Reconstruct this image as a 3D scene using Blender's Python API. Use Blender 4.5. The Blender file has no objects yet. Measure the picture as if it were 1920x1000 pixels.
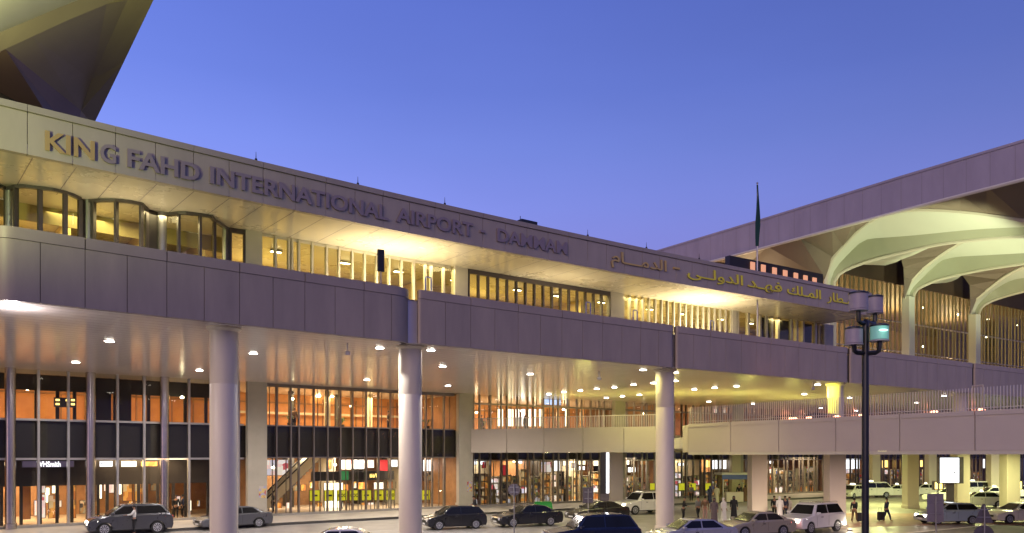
import bpy, bmesh, math, random
from mathutils import Vector, Matrix
R = math.radians
sc = bpy.context.scene
col = sc.collection
random.seed(7)

# ------------------------------------------------------------------ camera
F, HZ, H = 1466.0, 855.0, 4.8        # focal length in photo pixels, horizon row, eye height
cd = bpy.data.cameras.new('camera')
cd.sensor_width = 36.0
cd.lens = 36.0 * F / 1920.0
cd.shift_y = (HZ - 500.0) / 1920.0
cd.clip_start = 0.1
cd.clip_end = 8000
cam = bpy.data.objects.new('camera', cd)
cam.location = (0, 0, H)
cam.rotation_euler = (R(90), 0, 0)
col.objects.link(cam)
sc.camera = cam

# ------------------------------------------------------------------ world (dusk sky), warm fill sun
world = bpy.data.worlds.new('World')
sc.world = world
world.use_nodes = True
nt = world.node_tree
nt.nodes.clear()
tc = nt.nodes.new('ShaderNodeTexCoord')
sep = nt.nodes.new('ShaderNodeSeparateXYZ')
nt.links.new(tc.outputs['Generated'], sep.inputs[0])
ramp = nt.nodes.new('ShaderNodeValToRGB')
nt.links.new(sep.outputs['Z'], ramp.inputs[0])
def srgb(r, g, b):
    f = lambda c: (c / 255 / 12.92) if c / 255 <= 0.04045 else ((c / 255 + 0.055) / 1.055) ** 2.4
    return (f(r), f(g), f(b), 1)
cr = ramp.color_ramp
cr.elements[0].position = 0.0
cr.elements[0].color = srgb(150, 140, 205)
cr.elements[1].position = 1.0
cr.elements[1].color = srgb(48, 66, 140)
for p, c in ((0.20, (152, 150, 236)), (0.30, (136, 150, 240)), (0.36, (122, 142, 232)), (0.42, (108, 130, 222)), (0.60, (82, 104, 198))):
    e = cr.elements.new(p)
    e.color = srgb(*c)
# the side of the sky the sun went down on (to the left) stays brighter
mp = nt.nodes.new('ShaderNodeMapRange')
mp.inputs['From Min'].default_value = -0.55
mp.inputs['From Max'].default_value = 0.6
mp.inputs['To Min'].default_value = 1.20
mp.inputs['To Max'].default_value = 0.66
nt.links.new(sep.outputs['X'], mp.inputs['Value'])
ns = nt.nodes.new('ShaderNodeTexNoise')
ns.inputs['Scale'].default_value = 3.0
ns.inputs['Detail'].default_value = 3
mpw = nt.nodes.new('ShaderNodeMapping'); mpw.inputs['Scale'].default_value = (1, 1, 3.5)
nt.links.new(tc.outputs['Generated'], mpw.inputs[0]); nt.links.new(mpw.outputs[0], ns.inputs['Vector'])
mn = nt.nodes.new('ShaderNodeMapRange')
mn.inputs['To Min'].default_value = 0.93
mn.inputs['To Max'].default_value = 1.07
nt.links.new(ns.outputs['Fac'], mn.inputs['Value'])
mm = nt.nodes.new('ShaderNodeMath')
mm.operation = 'MULTIPLY'
nt.links.new(mp.outputs[0], mm.inputs[0])
nt.links.new(mn.outputs[0], mm.inputs[1])
bg = nt.nodes.new('ShaderNodeBackground')
nt.links.new(ramp.outputs[0], bg.inputs[0])
nt.links.new(mm.outputs[0], bg.inputs[1])
wo = nt.nodes.new('ShaderNodeOutputWorld')
nt.links.new(bg.outputs[0], wo.inputs[0])

sun_d = bpy.data.lights.new('afterglow_fill', 'SUN')
sun_d.energy = 1.1  # warm fill added for unseen car park lamps, beyond the evening glow
sun_d.angle = R(40)
sun_d.color = (1.0, 0.68, 0.42)
sun = bpy.data.objects.new('afterglow_fill', sun_d)
sun.rotation_euler = Vector((0.45, 0.85, -0.38)).to_track_quat('-Z', 'Y').to_euler()
col.objects.link(sun)

sc.view_settings.view_transform = 'Standard'
sc.view_settings.look = 'None'
sc.view_settings.exposure = 0.0
sc.view_settings.gamma = 1.0
sc.cycles.use_denoising = True
sc.cycles.max_bounces = 6
sc.cycles.diffuse_bounces = 3
sc.cycles.glossy_bounces = 3
sc.cycles.transparent_max_bounces = 12
sc.cycles.transmission_bounces = 3
sc.cycles.caustics_reflective = False
sc.cycles.caustics_refractive = False
sc.cycles.sample_clamp_indirect = 4.0
sc.cycles.use_light_tree = True

# ------------------------------------------------------------------ the facade's own frame: s along it, d into it, z up
THK = [(-80, 39.8), (0, 39.8), (9, 38.8), (27, 35.5), (45, 33.2), (63, 32.6), (400, 32.6)]
def theta(s):
    for (a, x), (b, y) in zip(THK, THK[1:]):
        if s <= b:
            return R(x + (y - x) * max(0, s - a) / (b - a))
    return R(32.6)
DS = 0.25
PT = {0: (-18.07, 27.75)}
x, y = PT[0]
for i in range(int(260 / DS)):
    t = theta(i * DS + DS / 2)
    x += DS * math.cos(t); y += DS * math.sin(t)
    PT[i + 1] = (x, y)
x, y = PT[0]
for i in range(0, -int(60 / DS), -1):
    t = theta(i * DS - DS / 2)
    x -= DS * math.cos(t); y -= DS * math.sin(t)
    PT[i - 1] = (x, y)
def W(s, d, z):
    i = math.floor(s / DS)
    f = s / DS - i
    a, b = PT[i], PT[i + 1]
    t = theta(s)
    return Vector((a[0] + (b[0] - a[0]) * f - d * math.sin(t), a[1] + (b[1] - a[1]) * f + d * math.cos(t), z))
def px(p):
    return 960 + F * p[0] / p[1]
def s_at(xp, d):                     # where the plane d behind the fascia is met, seen at a survey bearing
    lo, hi = -40.0, 239.0
    while W(lo, d, 0)[1] < 1:
        lo += 1
    for _ in range(46):
        m = (lo + hi) / 2
        if px(W(m, d, 0)) < xp: lo = m
        else: hi = m
    return lo
def at(xp, yp, d):
    s = s_at(xp, d)
    return s, H + (HZ - yp) * W(s, d, 0)[1] / F
def on_z(xp, yp, z):                 # survey bearing met with a level plane
    Y = F * (z - H) / (HZ - yp)
    return Vector(((xp - 960) / F * Y, Y, z))
def on_s(xp, yp, s):                 # survey bearing met with the upright plane across the facade at s
    lo, hi = -60.0, 120.0
    a = W(s, lo, 0)
    g = lambda d: (lambda p: p[0] * F - (xp - 960) * p[1])(W(s, d, 0))
    glo, ghi = g(lo), g(hi)
    d = lo + (hi - lo) * (0 - glo) / (ghi - glo)
    p = W(s, d, 0)
    return Vector((p[0], p[1], H + (HZ - yp) * p[1] / F))

# ------------------------------------------------------------------ materials
def mat(name, c, rough=0.6, metal=0.0, spec=0.5, var=0.0, vscale=3.0, emit=None, estr=0.0, coat=0.0, bump=0.0, bscale=20.0, c2=None, coords='Object', vstretch=None):
    m = bpy.data.materials.new(name)
    m.use_nodes = True
    n = m.node_tree
    b = n.nodes['Principled BSDF']
    b.inputs['Base Color'].default_value = (*c[:3], 1)
    b.inputs['Roughness'].default_value = rough
    b.inputs['Metallic'].default_value = metal
    b.inputs['Specular IOR Level'].default_value = spec
    if coat:
        b.inputs['Coat Weight'].default_value = coat
        b.inputs['Coat Roughness'].default_value = 0.04
    if emit:
        b.inputs['Emission Color'].default_value = (*emit[:3], 1)
        b.inputs['Emission Strength'].default_value = estr
    if var or bump:
        t = n.nodes.new('ShaderNodeTexCoord')
        mpn = n.nodes.new('ShaderNodeMapping')
        if vstretch: mpn.inputs['Scale'].default_value = vstretch
        n.links.new(t.outputs[coords], mpn.inputs[0])
    if var:
        z = n.nodes.new('ShaderNodeTexNoise')
        z.inputs['Scale'].default_value = vscale
        z.inputs['Detail'].default_value = 6
        z.inputs['Roughness'].default_value = 0.62
        n.links.new(mpn.outputs[0], z.inputs['Vector'])
        mx = n.nodes.new('ShaderNodeMix')
        mx.data_type = 'RGBA'
        mr = n.nodes.new('ShaderNodeMapRange')
        mr.inputs['From Min'].default_value = 0.3
        mr.inputs['From Max'].default_value = 0.7
        n.links.new(z.outputs['Fac'], mr.inputs['Value'])
        n.links.new(mr.outputs[0], mx.inputs[0])
        k = c2 if c2 else tuple(v * (1 - var) for v in c[:3])
        mx.inputs[6].default_value = (*c[:3], 1)
        mx.inputs[7].default_value = (*k[:3], 1)
        n.links.new(mx.outputs[2], b.inputs['Base Color'])
        rr = n.nodes.new('ShaderNodeMapRange')
        rr.inputs['To Min'].default_value = max(0.02, rough - 0.06)
        rr.inputs['To Max'].default_value = min(1, rough + 0.08)
        n.links.new(z.outputs['Fac'], rr.inputs['Value'])
        n.links.new(rr.outputs[0], b.inputs['Roughness'])
    if bump:
        z2 = n.nodes.new('ShaderNodeTexNoise')
        z2.inputs['Scale'].default_value = bscale
        z2.inputs['Detail'].default_value = 4
        n.links.new(mpn.outputs[0], z2.inputs['Vector'])
        bp = n.nodes.new('ShaderNodeBump')
        bp.inputs['Strength'].default_value = bump
        bp.inputs['Distance'].default_value = 0.02
        n.links.new(z2.outputs['Fac'], bp.inputs['Height'])
        n.links.new(bp.outputs[0], b.inputs['Normal'])
    return m
def glass(name, tint=(0.85, 0.88, 0.86), refl=0.16, rough=0.02):
    m = bpy.data.materials.new(name)
    m.use_nodes = True
    n = m.node_tree
    n.nodes.clear()
    o = n.nodes.new('ShaderNodeOutputMaterial')
    t = n.nodes.new('ShaderNodeBsdfTransparent')
    t.inputs[0].default_value = (*tint, 1)
    g = n.nodes.new('ShaderNodeBsdfGlossy')
    g.inputs['Roughness'].default_value = rough
    lw = n.nodes.new('ShaderNodeLayerWeight')
    lw.inputs['Blend'].default_value = 0.25
    mr = n.nodes.new('ShaderNodeMapRange')
    mr.inputs['To Min'].default_value = refl * 0.4
    mr.inputs['To Max'].default_value = min(1.0, refl * 2.6)
    n.links.new(lw.outputs['Facing'], mr.inputs['Value'])
    mx = n.nodes.new('ShaderNodeMixShader')
    n.links.new(mr.outputs[0], mx.inputs[0])
    n.links.new(t.outputs[0], mx.inputs[1])
    n.links.new(g.outputs[0], mx.inputs[2])
    n.links.new(mx.outputs[0], o.inputs[0])
    return m
def glow(name, c, s):
    m = bpy.data.materials.new(name)
    m.use_nodes = True
    b = m.node_tree.nodes['Principled BSDF']
    b.inputs['Base Color'].default_value = (*[min(0.8, v) for v in c[:3]], 1)
    b.inputs['Emission Color'].default_value = (*c[:3], 1)
    b.inputs['Emission Strength'].default_value = s
    return m
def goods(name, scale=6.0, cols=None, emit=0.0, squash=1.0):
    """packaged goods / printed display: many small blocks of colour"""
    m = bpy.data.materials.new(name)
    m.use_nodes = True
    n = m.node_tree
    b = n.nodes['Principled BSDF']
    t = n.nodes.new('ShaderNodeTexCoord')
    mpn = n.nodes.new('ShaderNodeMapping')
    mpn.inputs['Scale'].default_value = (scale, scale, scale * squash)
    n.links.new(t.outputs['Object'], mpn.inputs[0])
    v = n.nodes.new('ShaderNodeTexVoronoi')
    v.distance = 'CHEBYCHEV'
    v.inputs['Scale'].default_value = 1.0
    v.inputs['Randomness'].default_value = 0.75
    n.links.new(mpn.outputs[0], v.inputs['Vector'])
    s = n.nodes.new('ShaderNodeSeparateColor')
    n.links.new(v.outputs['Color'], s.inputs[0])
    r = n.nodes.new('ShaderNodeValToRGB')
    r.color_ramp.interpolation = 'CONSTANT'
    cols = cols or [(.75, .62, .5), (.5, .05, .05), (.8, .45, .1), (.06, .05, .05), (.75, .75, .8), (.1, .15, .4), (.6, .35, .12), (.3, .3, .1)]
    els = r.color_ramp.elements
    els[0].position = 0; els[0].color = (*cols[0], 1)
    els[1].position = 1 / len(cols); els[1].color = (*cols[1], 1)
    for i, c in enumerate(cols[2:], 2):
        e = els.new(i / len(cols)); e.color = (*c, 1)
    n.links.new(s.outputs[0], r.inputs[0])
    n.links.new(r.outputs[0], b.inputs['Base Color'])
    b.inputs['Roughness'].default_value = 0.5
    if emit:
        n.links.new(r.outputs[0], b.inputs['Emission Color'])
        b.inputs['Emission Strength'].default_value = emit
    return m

M = {}
M['asphalt'] = mat('asphalt', (.16, .15, .145), .75, var=.3, vscale=.6, bump=.4, bscale=30)
M['canopy_paving'] = mat('canopy_paving', (.33, .305, .285), .34, var=.34, vscale=.6, bump=.15, bscale=12)
M['pavement'] = mat('pavement', (.5, .45, .39), .4, var=.2, vscale=.8)
M['red_lit_paving'] = mat('red_lit_paving', (.36, .2, .15), .55, var=.3, vscale=1.5)  # paving with the reddish light on it put into its colour
M['kerb'] = mat('kerb', (.34, .31, .27), .6, var=.25, vscale=2)
M['kerb_dark'] = mat('kerb_dark', (.07, .065, .06), .6)
M['line_paint'] = mat('line_paint', (.72, .70, .66), .6, var=.3, vscale=6)
M['fascia_panel'] = mat('fascia_panel', (.43, .355, .275), .42, spec=.35, var=.16, vscale=1.1, c2=(.345, .29, .23), vstretch=(.9, .9, .22))
M['fascia_coping'] = mat('fascia_coping', (.42, .345, .265), .42, var=.12, vscale=.6)
M['panel_gap'] = mat('panel_gap', (.09, .075, .07), .7)
M['drip_line'] = mat('drip_line', (.2, .16, .16), .6)
M['sign_panel'] = mat('sign_panel', (.46, .39, .30), .45, var=.16, vscale=1.0, vstretch=(.9, .9, .22))
M['sign_coping'] = mat('sign_coping', (.40, .34, .27), .45, var=.12, vscale=.6)
M['ceiling_metal'] = mat('ceiling_metal', (.80, .735, .74), .17, spec=.85, var=.08, vscale=.25, bump=.03, bscale=1.5, vstretch=(1, 1, .2))
M['soffit_metal'] = mat('soffit_metal', (.62, .55, .42), .27, spec=.7, var=.12, vscale=.3)
M['column_paint'] = mat('column_paint', (.74, .65, .50), .42, var=.14, vscale=.5, vstretch=(1, 1, .3))
M['pilaster_stone'] = mat('pilaster_stone', (.46, .42, .34), .5, var=.15, vscale=.8)
M['chrome'] = mat('chrome', (.56, .50, .47), .22, metal=1.0, var=.2, vscale=.8)
M['mullion'] = mat('mullion', (.50, .47, .43), .3, metal=.7)
M['mullion_dark'] = mat('mullion_dark', (.10, .085, .085), .35, metal=.5)
M['mullion_pale'] = mat('mullion_pale', (.47, .43, .33), .4, metal=.2)
M['clerestory_orange'] = mat('clerestory_orange', (.75, .36, .2), .6)
M['clerestory_lit'] = glow('clerestory_lit', (.72, .33, .18), .9)
M['edge_seam'] = mat('edge_seam', (.27, .235, .24), .6)
M['kiosk_blue'] = mat('kiosk_blue', (.06, .10, .28), .4)
M['mullion_olive'] = mat('mullion_olive', (.24, .22, .14), .5, metal=.1)
M['mullion_blue'] = mat('mullion_blue', (.16, .2, .5), .4, metal=.3)
M['dark_frame'] = mat('dark_frame', (.025, .02, .018), .5)
M['black_spandrel'] = mat('black_spandrel', (.016, .013, .012), .45, var=.3, vscale=2)
M['clear_glass'] = glass('clear_glass', (.92, .91, .88), .04)
M['gallery_glass'] = glass('gallery_glass', (.88, .88, .78), .06)
M['hall_glass'] = glass('hall_glass', (.84, .84, .72), .05)
M['orange_wall'] = mat('orange_wall', (.72, .33, .11), .45, var=.5, vscale=.55, c2=(.50, .20, .06))
M['brown_wall'] = mat('brown_wall', (.46, .24, .11), .5, var=.5, vscale=.7, c2=(.22, .11, .05))
M['ochre_wall'] = mat('ochre_wall', (.70, .54, .22), .6, var=.12, vscale=.4)
M['olive_wall'] = mat('olive_wall', (.34, .27, .10), .6, var=.2, vscale=.6)
M['mullion_bronze'] = mat('mullion_bronze', (.26, .22, .19), .3, metal=.7)
M['cream_wall'] = mat('cream_wall', (.72, .65, .5), .6, var=.1, vscale=.5)
M['interior_floor'] = mat('interior_floor', (.5, .40, .30), .3, var=.15, vscale=.5)
M['interior_dark'] = mat('interior_dark', (.05, .045, .04), .5)
M['hall_interior'] = mat('hall_interior', (.50, .36, .19), .6, var=.35, vscale=.25)
M['vault_pale'] = mat('vault_pale', (.66, .67, .52), .6, var=.10, vscale=.12)  # brightly lit vault facets, brightness put into the colour
M['vault_green_lit'] = mat('vault_green_lit', (.37, .375, .25), .6, var=.12, vscale=.15)  # same concrete, its greener and dimmer light put into the colour
M['roof_edge'] = mat('roof_edge', (.36, .31, .32), .5, var=.2, vscale=.5, vstretch=(1, 1, .3))
M['roof_edge_trim'] = mat('roof_edge_trim', (.60, .56, .42), .5)
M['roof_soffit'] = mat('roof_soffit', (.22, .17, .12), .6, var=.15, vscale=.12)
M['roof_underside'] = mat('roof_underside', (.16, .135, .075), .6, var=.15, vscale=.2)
M['vault_shaded'] = mat('vault_shaded', (.19, .165, .105), .6, var=.15, vscale=.2)  # darker copy of the vault concrete, shade put into the colour
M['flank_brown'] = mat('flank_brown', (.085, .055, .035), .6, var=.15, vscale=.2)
M['viaduct_panel'] = mat('viaduct_panel', (.56, .49, .40), .5, var=.10, vscale=.3)
M['viaduct_soffit'] = mat('viaduct_soffit', (.55, .50, .44), .5, var=.1, vscale=.3)
M['fence_metal'] = mat('fence_metal', (.62, .56, .50), .35, metal=.4)
M['black_metal'] = mat('black_metal', (.012, .012, .014), .35, spec=.5)
M['steel'] = mat('steel', (.36, .35, .35), .35, metal=.8, var=.15, vscale=3)
M['sign_back'] = mat('sign_back', (.14, .12, .13), .5, metal=.3, var=.2, vscale=3)
M['sign_back_pale'] = mat('sign_back_pale', (.27, .24, .27), .5, metal=.3, var=.15, vscale=2)
M['letter_steel'] = mat('letter_steel', (.33, .26, .25), .5, metal=.25)
M['letter_dark'] = mat('letter_dark', (.13, .10, .11), .5)
M['letter_brass_sheen'] = mat('letter_brass_sheen', (.75, .50, .14), .32, metal=.55)  # brass, also standing in for a golden reflection on KIN
M['letter_gilt_lit'] = mat('letter_gilt_lit', (.88, .80, .05), .5)  # gilt, with warm reflected light brightened into the yellow
M['flag_green'] = mat('flag_green', (.008, .05, .04), .8)
M['lantern_glass'] = mat('lantern_glass', (.36, .31, .34), .45, var=.1, vscale=6)
M['tyre'] = mat('tyre', (.018, .018, .018), .8)
M['rim'] = mat('rim', (.55, .55, .56), .3, metal=.7)
M['car_glass'] = mat('car_glass', (.010, .010, .011), .12, spec=.35)
M['car_glass_pale'] = mat('car_glass_pale', (.10, .11, .12), .08, spec=.8)
M['trim_black'] = mat('trim_black', (.02, .02, .02), .5)
M['headlight_glass'] = mat('headlight_glass', (.65, .65, .66), .1, spec=.8)
M['taillight_glass'] = mat('taillight_glass', (.30, .015, .02), .2, emit=(.8, .03, .05), estr=.15)
M['taillight_lit'] = glow('taillight_lit', (1, .12, .08), 6)
M['headlight_lit'] = glow('headlight_lit', (1, .9, .75), 12)
M['plate_white'] = mat('plate_white', (.7, .7, .68), .5)
M['downlight'] = glow('downlight', (1, .92, .80), 28)
M['downlight_warm'] = glow('downlight_warm', (1, .88, .55), 22)
M['ring'] = mat('ring', (.3, .28, .27), .4)
M['red_marker'] = glow('red_marker', (1, .36, .20), 9)
M['skin'] = mat('skin', (.30, .16, .10), .55)
M['hair'] = mat('hair', (.015, .012, .01), .6)
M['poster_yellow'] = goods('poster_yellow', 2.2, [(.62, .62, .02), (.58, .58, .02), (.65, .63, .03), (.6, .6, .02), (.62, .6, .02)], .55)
M['poster_ink'] = mat('poster_ink', (.07, .06, .03), .5)
M['white_screen'] = glow('white_screen', (.86, .93, 1), 2.6)
M['screen_blue'] = glow('screen_blue', (.45, .6, 1), 1.3)
M['sign_white'] = glow('sign_white', (.86, .9, 1), 2.4)
M['sign_cream'] = glow('sign_cream', (1, .95, .72), 2.2)
M['sign_purple'] = mat('sign_purple', (.10, .08, .14), .4, emit=(.10, .08, .14), estr=.7)
M['sign_green'] = mat('sign_green', (.03, .28, .09), .4, emit=(.03, .28, .09), estr=.5)
M['sign_red'] = mat('sign_red', (.5, .03, .04), .4, emit=(.6, .03, .04), estr=.6)
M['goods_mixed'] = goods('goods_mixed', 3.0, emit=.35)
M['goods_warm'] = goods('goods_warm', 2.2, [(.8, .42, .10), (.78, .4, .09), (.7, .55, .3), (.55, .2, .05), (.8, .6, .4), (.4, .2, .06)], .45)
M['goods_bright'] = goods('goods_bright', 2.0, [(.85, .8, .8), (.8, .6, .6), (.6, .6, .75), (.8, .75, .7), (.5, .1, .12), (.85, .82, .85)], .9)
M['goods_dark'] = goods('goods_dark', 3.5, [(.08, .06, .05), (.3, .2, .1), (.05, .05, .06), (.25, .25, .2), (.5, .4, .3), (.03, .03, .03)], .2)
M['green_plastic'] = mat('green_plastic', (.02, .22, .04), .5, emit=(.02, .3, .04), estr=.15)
M['lantern_lit'] = glow('lantern_lit', (.20, .46, .38), .32)
M['lantern_bulb'] = glow('lantern_bulb', (.6, 1, .85), 1.3)
M['amber_lit'] = glow('amber_lit', (1, .7, .2), 3)
M['notice'] = goods('notice', 6, [(.45, .1, .1), (.35, .35, .5), (.6, .45, .15), (.5, .45, .4)], .05)
M['suitcase'] = mat('suitcase', (.015, .015, .02), .5)

# ------------------------------------------------------------------ mesh helper
class MB:
    def __init__(s): s.v = []; s.f = []; s.mi = []; s.k = 0
    def add(s, vs, fs):
        o = len(s.v)
        s.v += [Vector(p) for p in vs]
        for f in fs:
            s.f.append([o + i for i in f]); s.mi.append(s.k)
        return s
    def hexa(s, p):                 # 8 points: bottom ring 0-3, top ring 4-7
        return s.add(p, [(0, 3, 2, 1), (4, 5, 6, 7), (0, 1, 5, 4), (1, 2, 6, 5), (2, 3, 7, 6), (3, 0, 4, 7)])
    def box(s, x0, x1, y0, y1, z0, z1):
        return s.hexa([(x0, y0, z0), (x1, y0, z0), (x1, y1, z0), (x0, y1, z0), (x0, y0, z1), (x1, y0, z1), (x1, y1, z1), (x0, y1, z1)])
    def obox(s, c, ux, w, dp, z0, z1):   # centred at c, ux = unit direction of width, dp depth
        ux = Vector((ux[0], ux[1], 0)).normalized(); uy = Vector((-ux[1], ux[0], 0)); c = Vector((c[0], c[1], 0))
        q = [c - ux * w / 2 - uy * dp / 2, c + ux * w / 2 - uy * dp / 2, c + ux * w / 2 + uy * dp / 2, c - ux * w / 2 + uy * dp / 2]
        return s.hexa([(*a[:2], z0) for a in q] + [(*a[:2], z1) for a in q])
    def fbox(s, s0, s1, d0, d1, z0, z1, step=2.0):   # box that follows the facade
        n = max(1, int(math.ceil((s1 - s0) / step)))
        vs = []; fs = []
        for i in range(n + 1):
            t = s0 + (s1 - s0) * i / n
            vs += [W(t, d0, z0), W(t, d1, z0), W(t, d1, z1), W(t, d0, z1)]
        for i in range(n):
            a = 4 * i; b = a + 4
            for j in range(4):
                k = (j + 1) % 4
                fs.append((a + j, b + j, b + k, a + k))
        fs.append((0, 1, 2, 3)); fs.append(tuple(4 * n + j for j in (3, 2, 1, 0)))
        return s.add(vs, fs)
    def path_wall(s, pts, th, z0, z1, close=True):   # pts: list of world xy; th thickness to the left
        n = len(pts)
        P = [Vector((p[0], p[1], 0)) for p in pts]
        off = []
        for i in range(n):
            a = P[max(0, i - 1)]; b = P[min(n - 1, i + 1)]
            t = (b - a).normalized(); off.append(P[i] + Vector((-t[1], t[0], 0)) * th)
        vs = []; fs = []
        for i in range(n):
            vs += [(*P[i][:2], z0), (*off[i][:2], z0), (*off[i][:2], z1), (*P[i][:2], z1)]
        for i in range(n - 1):
            a = 4 * i; b = a + 4
            for j in range(4):
                k = (j + 1) % 4
                fs.append((a + j, b + j, b + k, a + k))
        fs.append((0, 1, 2, 3)); fs.append(tuple(4 * (n - 1) + j for j in (3, 2, 1, 0)))
        return s.add(vs, fs)
    def tube(s, pts, r, n=8, cap=True):
        pts = [Vector(p) for p in pts]
        rs = r if isinstance(r, (list, tuple)) else [r] * len(pts)
        vs = []; fs = []; up = None
        for i, p in enumerate(pts):
            a = pts[max(0, i - 1)]; b = pts[min(len(pts) - 1, i + 1)]
            t = (b - a).normalized()
            if up is None:
                up = Vector((0, 0, 1)) if abs(t.z) < .9 else Vector((1, 0, 0))
            u = t.cross(up).normalized(); w = u.cross(t).normalized(); up = w
            for k in range(n):
                an = 2 * math.pi * k / n
                vs.append(p + (u * math.cos(an) + w * math.sin(an)) * rs[i])
        for i in range(len(pts) - 1):
            for k in range(n):
                a = i * n + k; b = i * n + (k + 1) % n
                fs.append((a, b, b + n, a + n))
        if cap:
            fs.append(tuple(range(n - 1, -1, -1))); fs.append(tuple(len(pts) * n - n + k for k in range(n)))
        return s.add(vs, fs)
    def lathe(s, c, prof, n=16):     # prof: (radius, z)
        c = Vector(c); vs = []; fs = []
        for r, z in prof:
            for k in range(n):
                an = 2 * math.pi * k / n
                vs.append((c.x + r * math.cos(an), c.y + r * math.sin(an), c.z + z))
        for i in range(len(prof) - 1):
            for k in range(n):
                a = i * n + k; b = i * n + (k + 1) % n
                fs.append((a, b, b + n, a + n))
        fs.append(tuple(range(n - 1, -1, -1))); fs.append(tuple((len(prof) - 1) * n + k for k in range(n)))
        return s.add(vs, fs)
    def grid(s, A, B, n=None):       # ruled sheet between two point lists of equal length
        vs = list(A) + list(B); m = len(A)
        return s.add(vs, [(i, i + 1, m + i + 1, m + i) for i in range(m - 1)])
    def poly_z(s, pts, z0, z1):
        m = len(pts)
        vs = [(p[0], p[1], z0) for p in pts] + [(p[0], p[1], z1) for p in pts]
        return s.add(vs, [tuple(range(m - 1, -1, -1)), tuple(range(m, 2 * m))] + [(i, (i + 1) % m, m + (i + 1) % m, m + i) for i in range(m)])
    def mesh(s, name, mats, base=Vector((0, 0, 0)), smooth=False, angle=35):
        me = bpy.data.meshes.new(name)
        me.from_pydata([tuple(v - base) for v in s.v], [], s.f)
        for m in (mats if isinstance(mats, (list, tuple)) else [mats]):
            me.materials.append(m)
        if max(s.mi, default=0) > 0:
            me.polygons.foreach_set('material_index', s.mi)
        bm = bmesh.new(); bm.from_mesh(me)
        bmesh.ops.recalc_face_normals(bm, faces=bm.faces)
        bm.to_mesh(me); bm.free()
        if smooth:
            me.polygons.foreach_set('use_smooth', [True] * len(me.polygons))
            try: me.set_sharp_from_angle(angle=R(angle))
            except Exception: pass
        me.update()
        return me
def tag(o, label=None, cat=None, group=None, kind=None):
    if label: o['label'] = label
    if cat: o['category'] = cat
    if group: o['group'] = group
    if kind: o['kind'] = kind
    return o
def base_of(o):
    b = Vector((0, 0, 0))
    while o is not None:
        b += o.location; o = o.parent
    return b
def obj(name, mb, mats, parent=None, loc=None, smooth=False, angle=35, bevel=0):
    b = Vector(loc) if loc is not None else Vector((0, 0, 0))
    pb = base_of(parent) if parent is not None else Vector((0, 0, 0))
    me = mb.mesh(name, mats, b + pb if loc is not None and parent is None else pb, smooth, angle) if parent is not None or loc is not None else mb.mesh(name, mats, b, smooth, angle)
    o = bpy.data.objects.new(name, me)
    if parent is not None: o.parent = parent
    elif loc is not None: o.location = b
    col.objects.link(o)
    if bevel:
        md = o.modifiers.new('bevel', 'BEVEL'); md.width = bevel; md.segments = 2; md.limit_method = 'ANGLE'; md.angle_limit = R(40)
    return o
def thing(name, label, cat, loc=(0, 0, 0), rz=0.0, group=None, kind=None):
    o = bpy.data.objects.new(name, None)
    o.empty_display_size = .3
    o.location = loc; o.rotation_euler = (0, 0, rz)
    col.objects.link(o)
    return tag(o, label, cat, group, kind)
def copy_tree(o, parent=None):
    c = o.copy(); col.objects.link(c); c.parent = parent
    for ch in list(o.children): copy_tree(ch, c)
    return c
def lamp(kind, name, loc, energy, color, size=.2, parent=None, target=None, spot=None, blend=.6, sx=None, sy=None):
    ld = bpy.data.lights.new(name, kind)
    ld.energy = energy; ld.color = color
    if kind == 'AREA':
        if sx: ld.shape = 'RECTANGLE'; ld.size = sx; ld.size_y = sy
        else: ld.shape = 'DISK'; ld.size = size
    elif kind == 'SPOT':
        ld.shadow_soft_size = size; ld.spot_size = R(spot or 120); ld.spot_blend = blend
    else: ld.shadow_soft_size = size
    o = bpy.data.objects.new(name, ld)
    loc = Vector(loc)
    if target is not None:
        o.rotation_euler = (Vector(target) - loc).to_track_quat('-Z', 'Y').to_euler()
    if parent is not None:
        o.parent = parent; o.location = loc - base_of(parent)
    else: o.location = loc
    col.objects.link(o)
    return o
def fdir(s): t = theta(s); return Vector((math.cos(t), math.sin(t), 0))
def fnor(s): t = theta(s); return Vector((-math.sin(t), math.cos(t), 0))

# ------------------------------------------------------------------ levels of the building
ZC = 10.4        # lower canopy ceiling
ZP = 13.0        # top of gallery parapet
ZF = 12.55       # gallery floor
ZS = 15.85       # upper soffit
ZR = 17.62       # top of sign fascia
DG = 26.0        # lower curtain wall
DW = 4.95        # gallery window wall
JOINTS = [-18.0, -0.35, 17.25, 35.7, 54.1, 72.2, 90.3, 108.4, 126.5]

# ------------------------------------------------------------------ ground
mb = MB(); mb.add([(-3000, -3000, 0), (3000, -3000, 0), (3000, 3000, 0), (-3000, 3000, 0)], [(0, 1, 2, 3)])
tag(obj('road', mb, M['asphalt']), kind='structure')
# pale paving of the drop-off under the canopy and in front of it
mb = MB(); n = 40
A = [W(-20 + i * 4.0, -8.5, .004) for i in range(n + 1)]; B = [W(-20 + i * 4.0, 19.2, .004) for i in range(n + 1)]
mb.grid(A, B)
tag(obj('drop_off_road', mb, M['canopy_paving']), kind='structure')
mb = MB(); mb.fbox(-20, 140, 19.45, 60, -.1, .15, 4)
tag(obj('pavement', mb, M['pavement']), kind='structure')
mb = MB(); mb.fbox(-20, 140, 19.2, 19.45, -.1, .17, 4)
tag(obj('kerb', mb, M['kerb_dark']), kind='structure')
# paved island to the right, its reddish glow put into the colour
mb = MB(); mb.poly_z([on_z(1480, 992, 0), on_z(1800, 984, 0), on_z(1960, 984, 0), on_z(1960, 963, 0), on_z(1560, 963, 0), on_z(1440, 972, 0)], -.05, .012)
tag(obj('red_lit_island', mb, M['red_lit_paving']), kind='structure')
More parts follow.
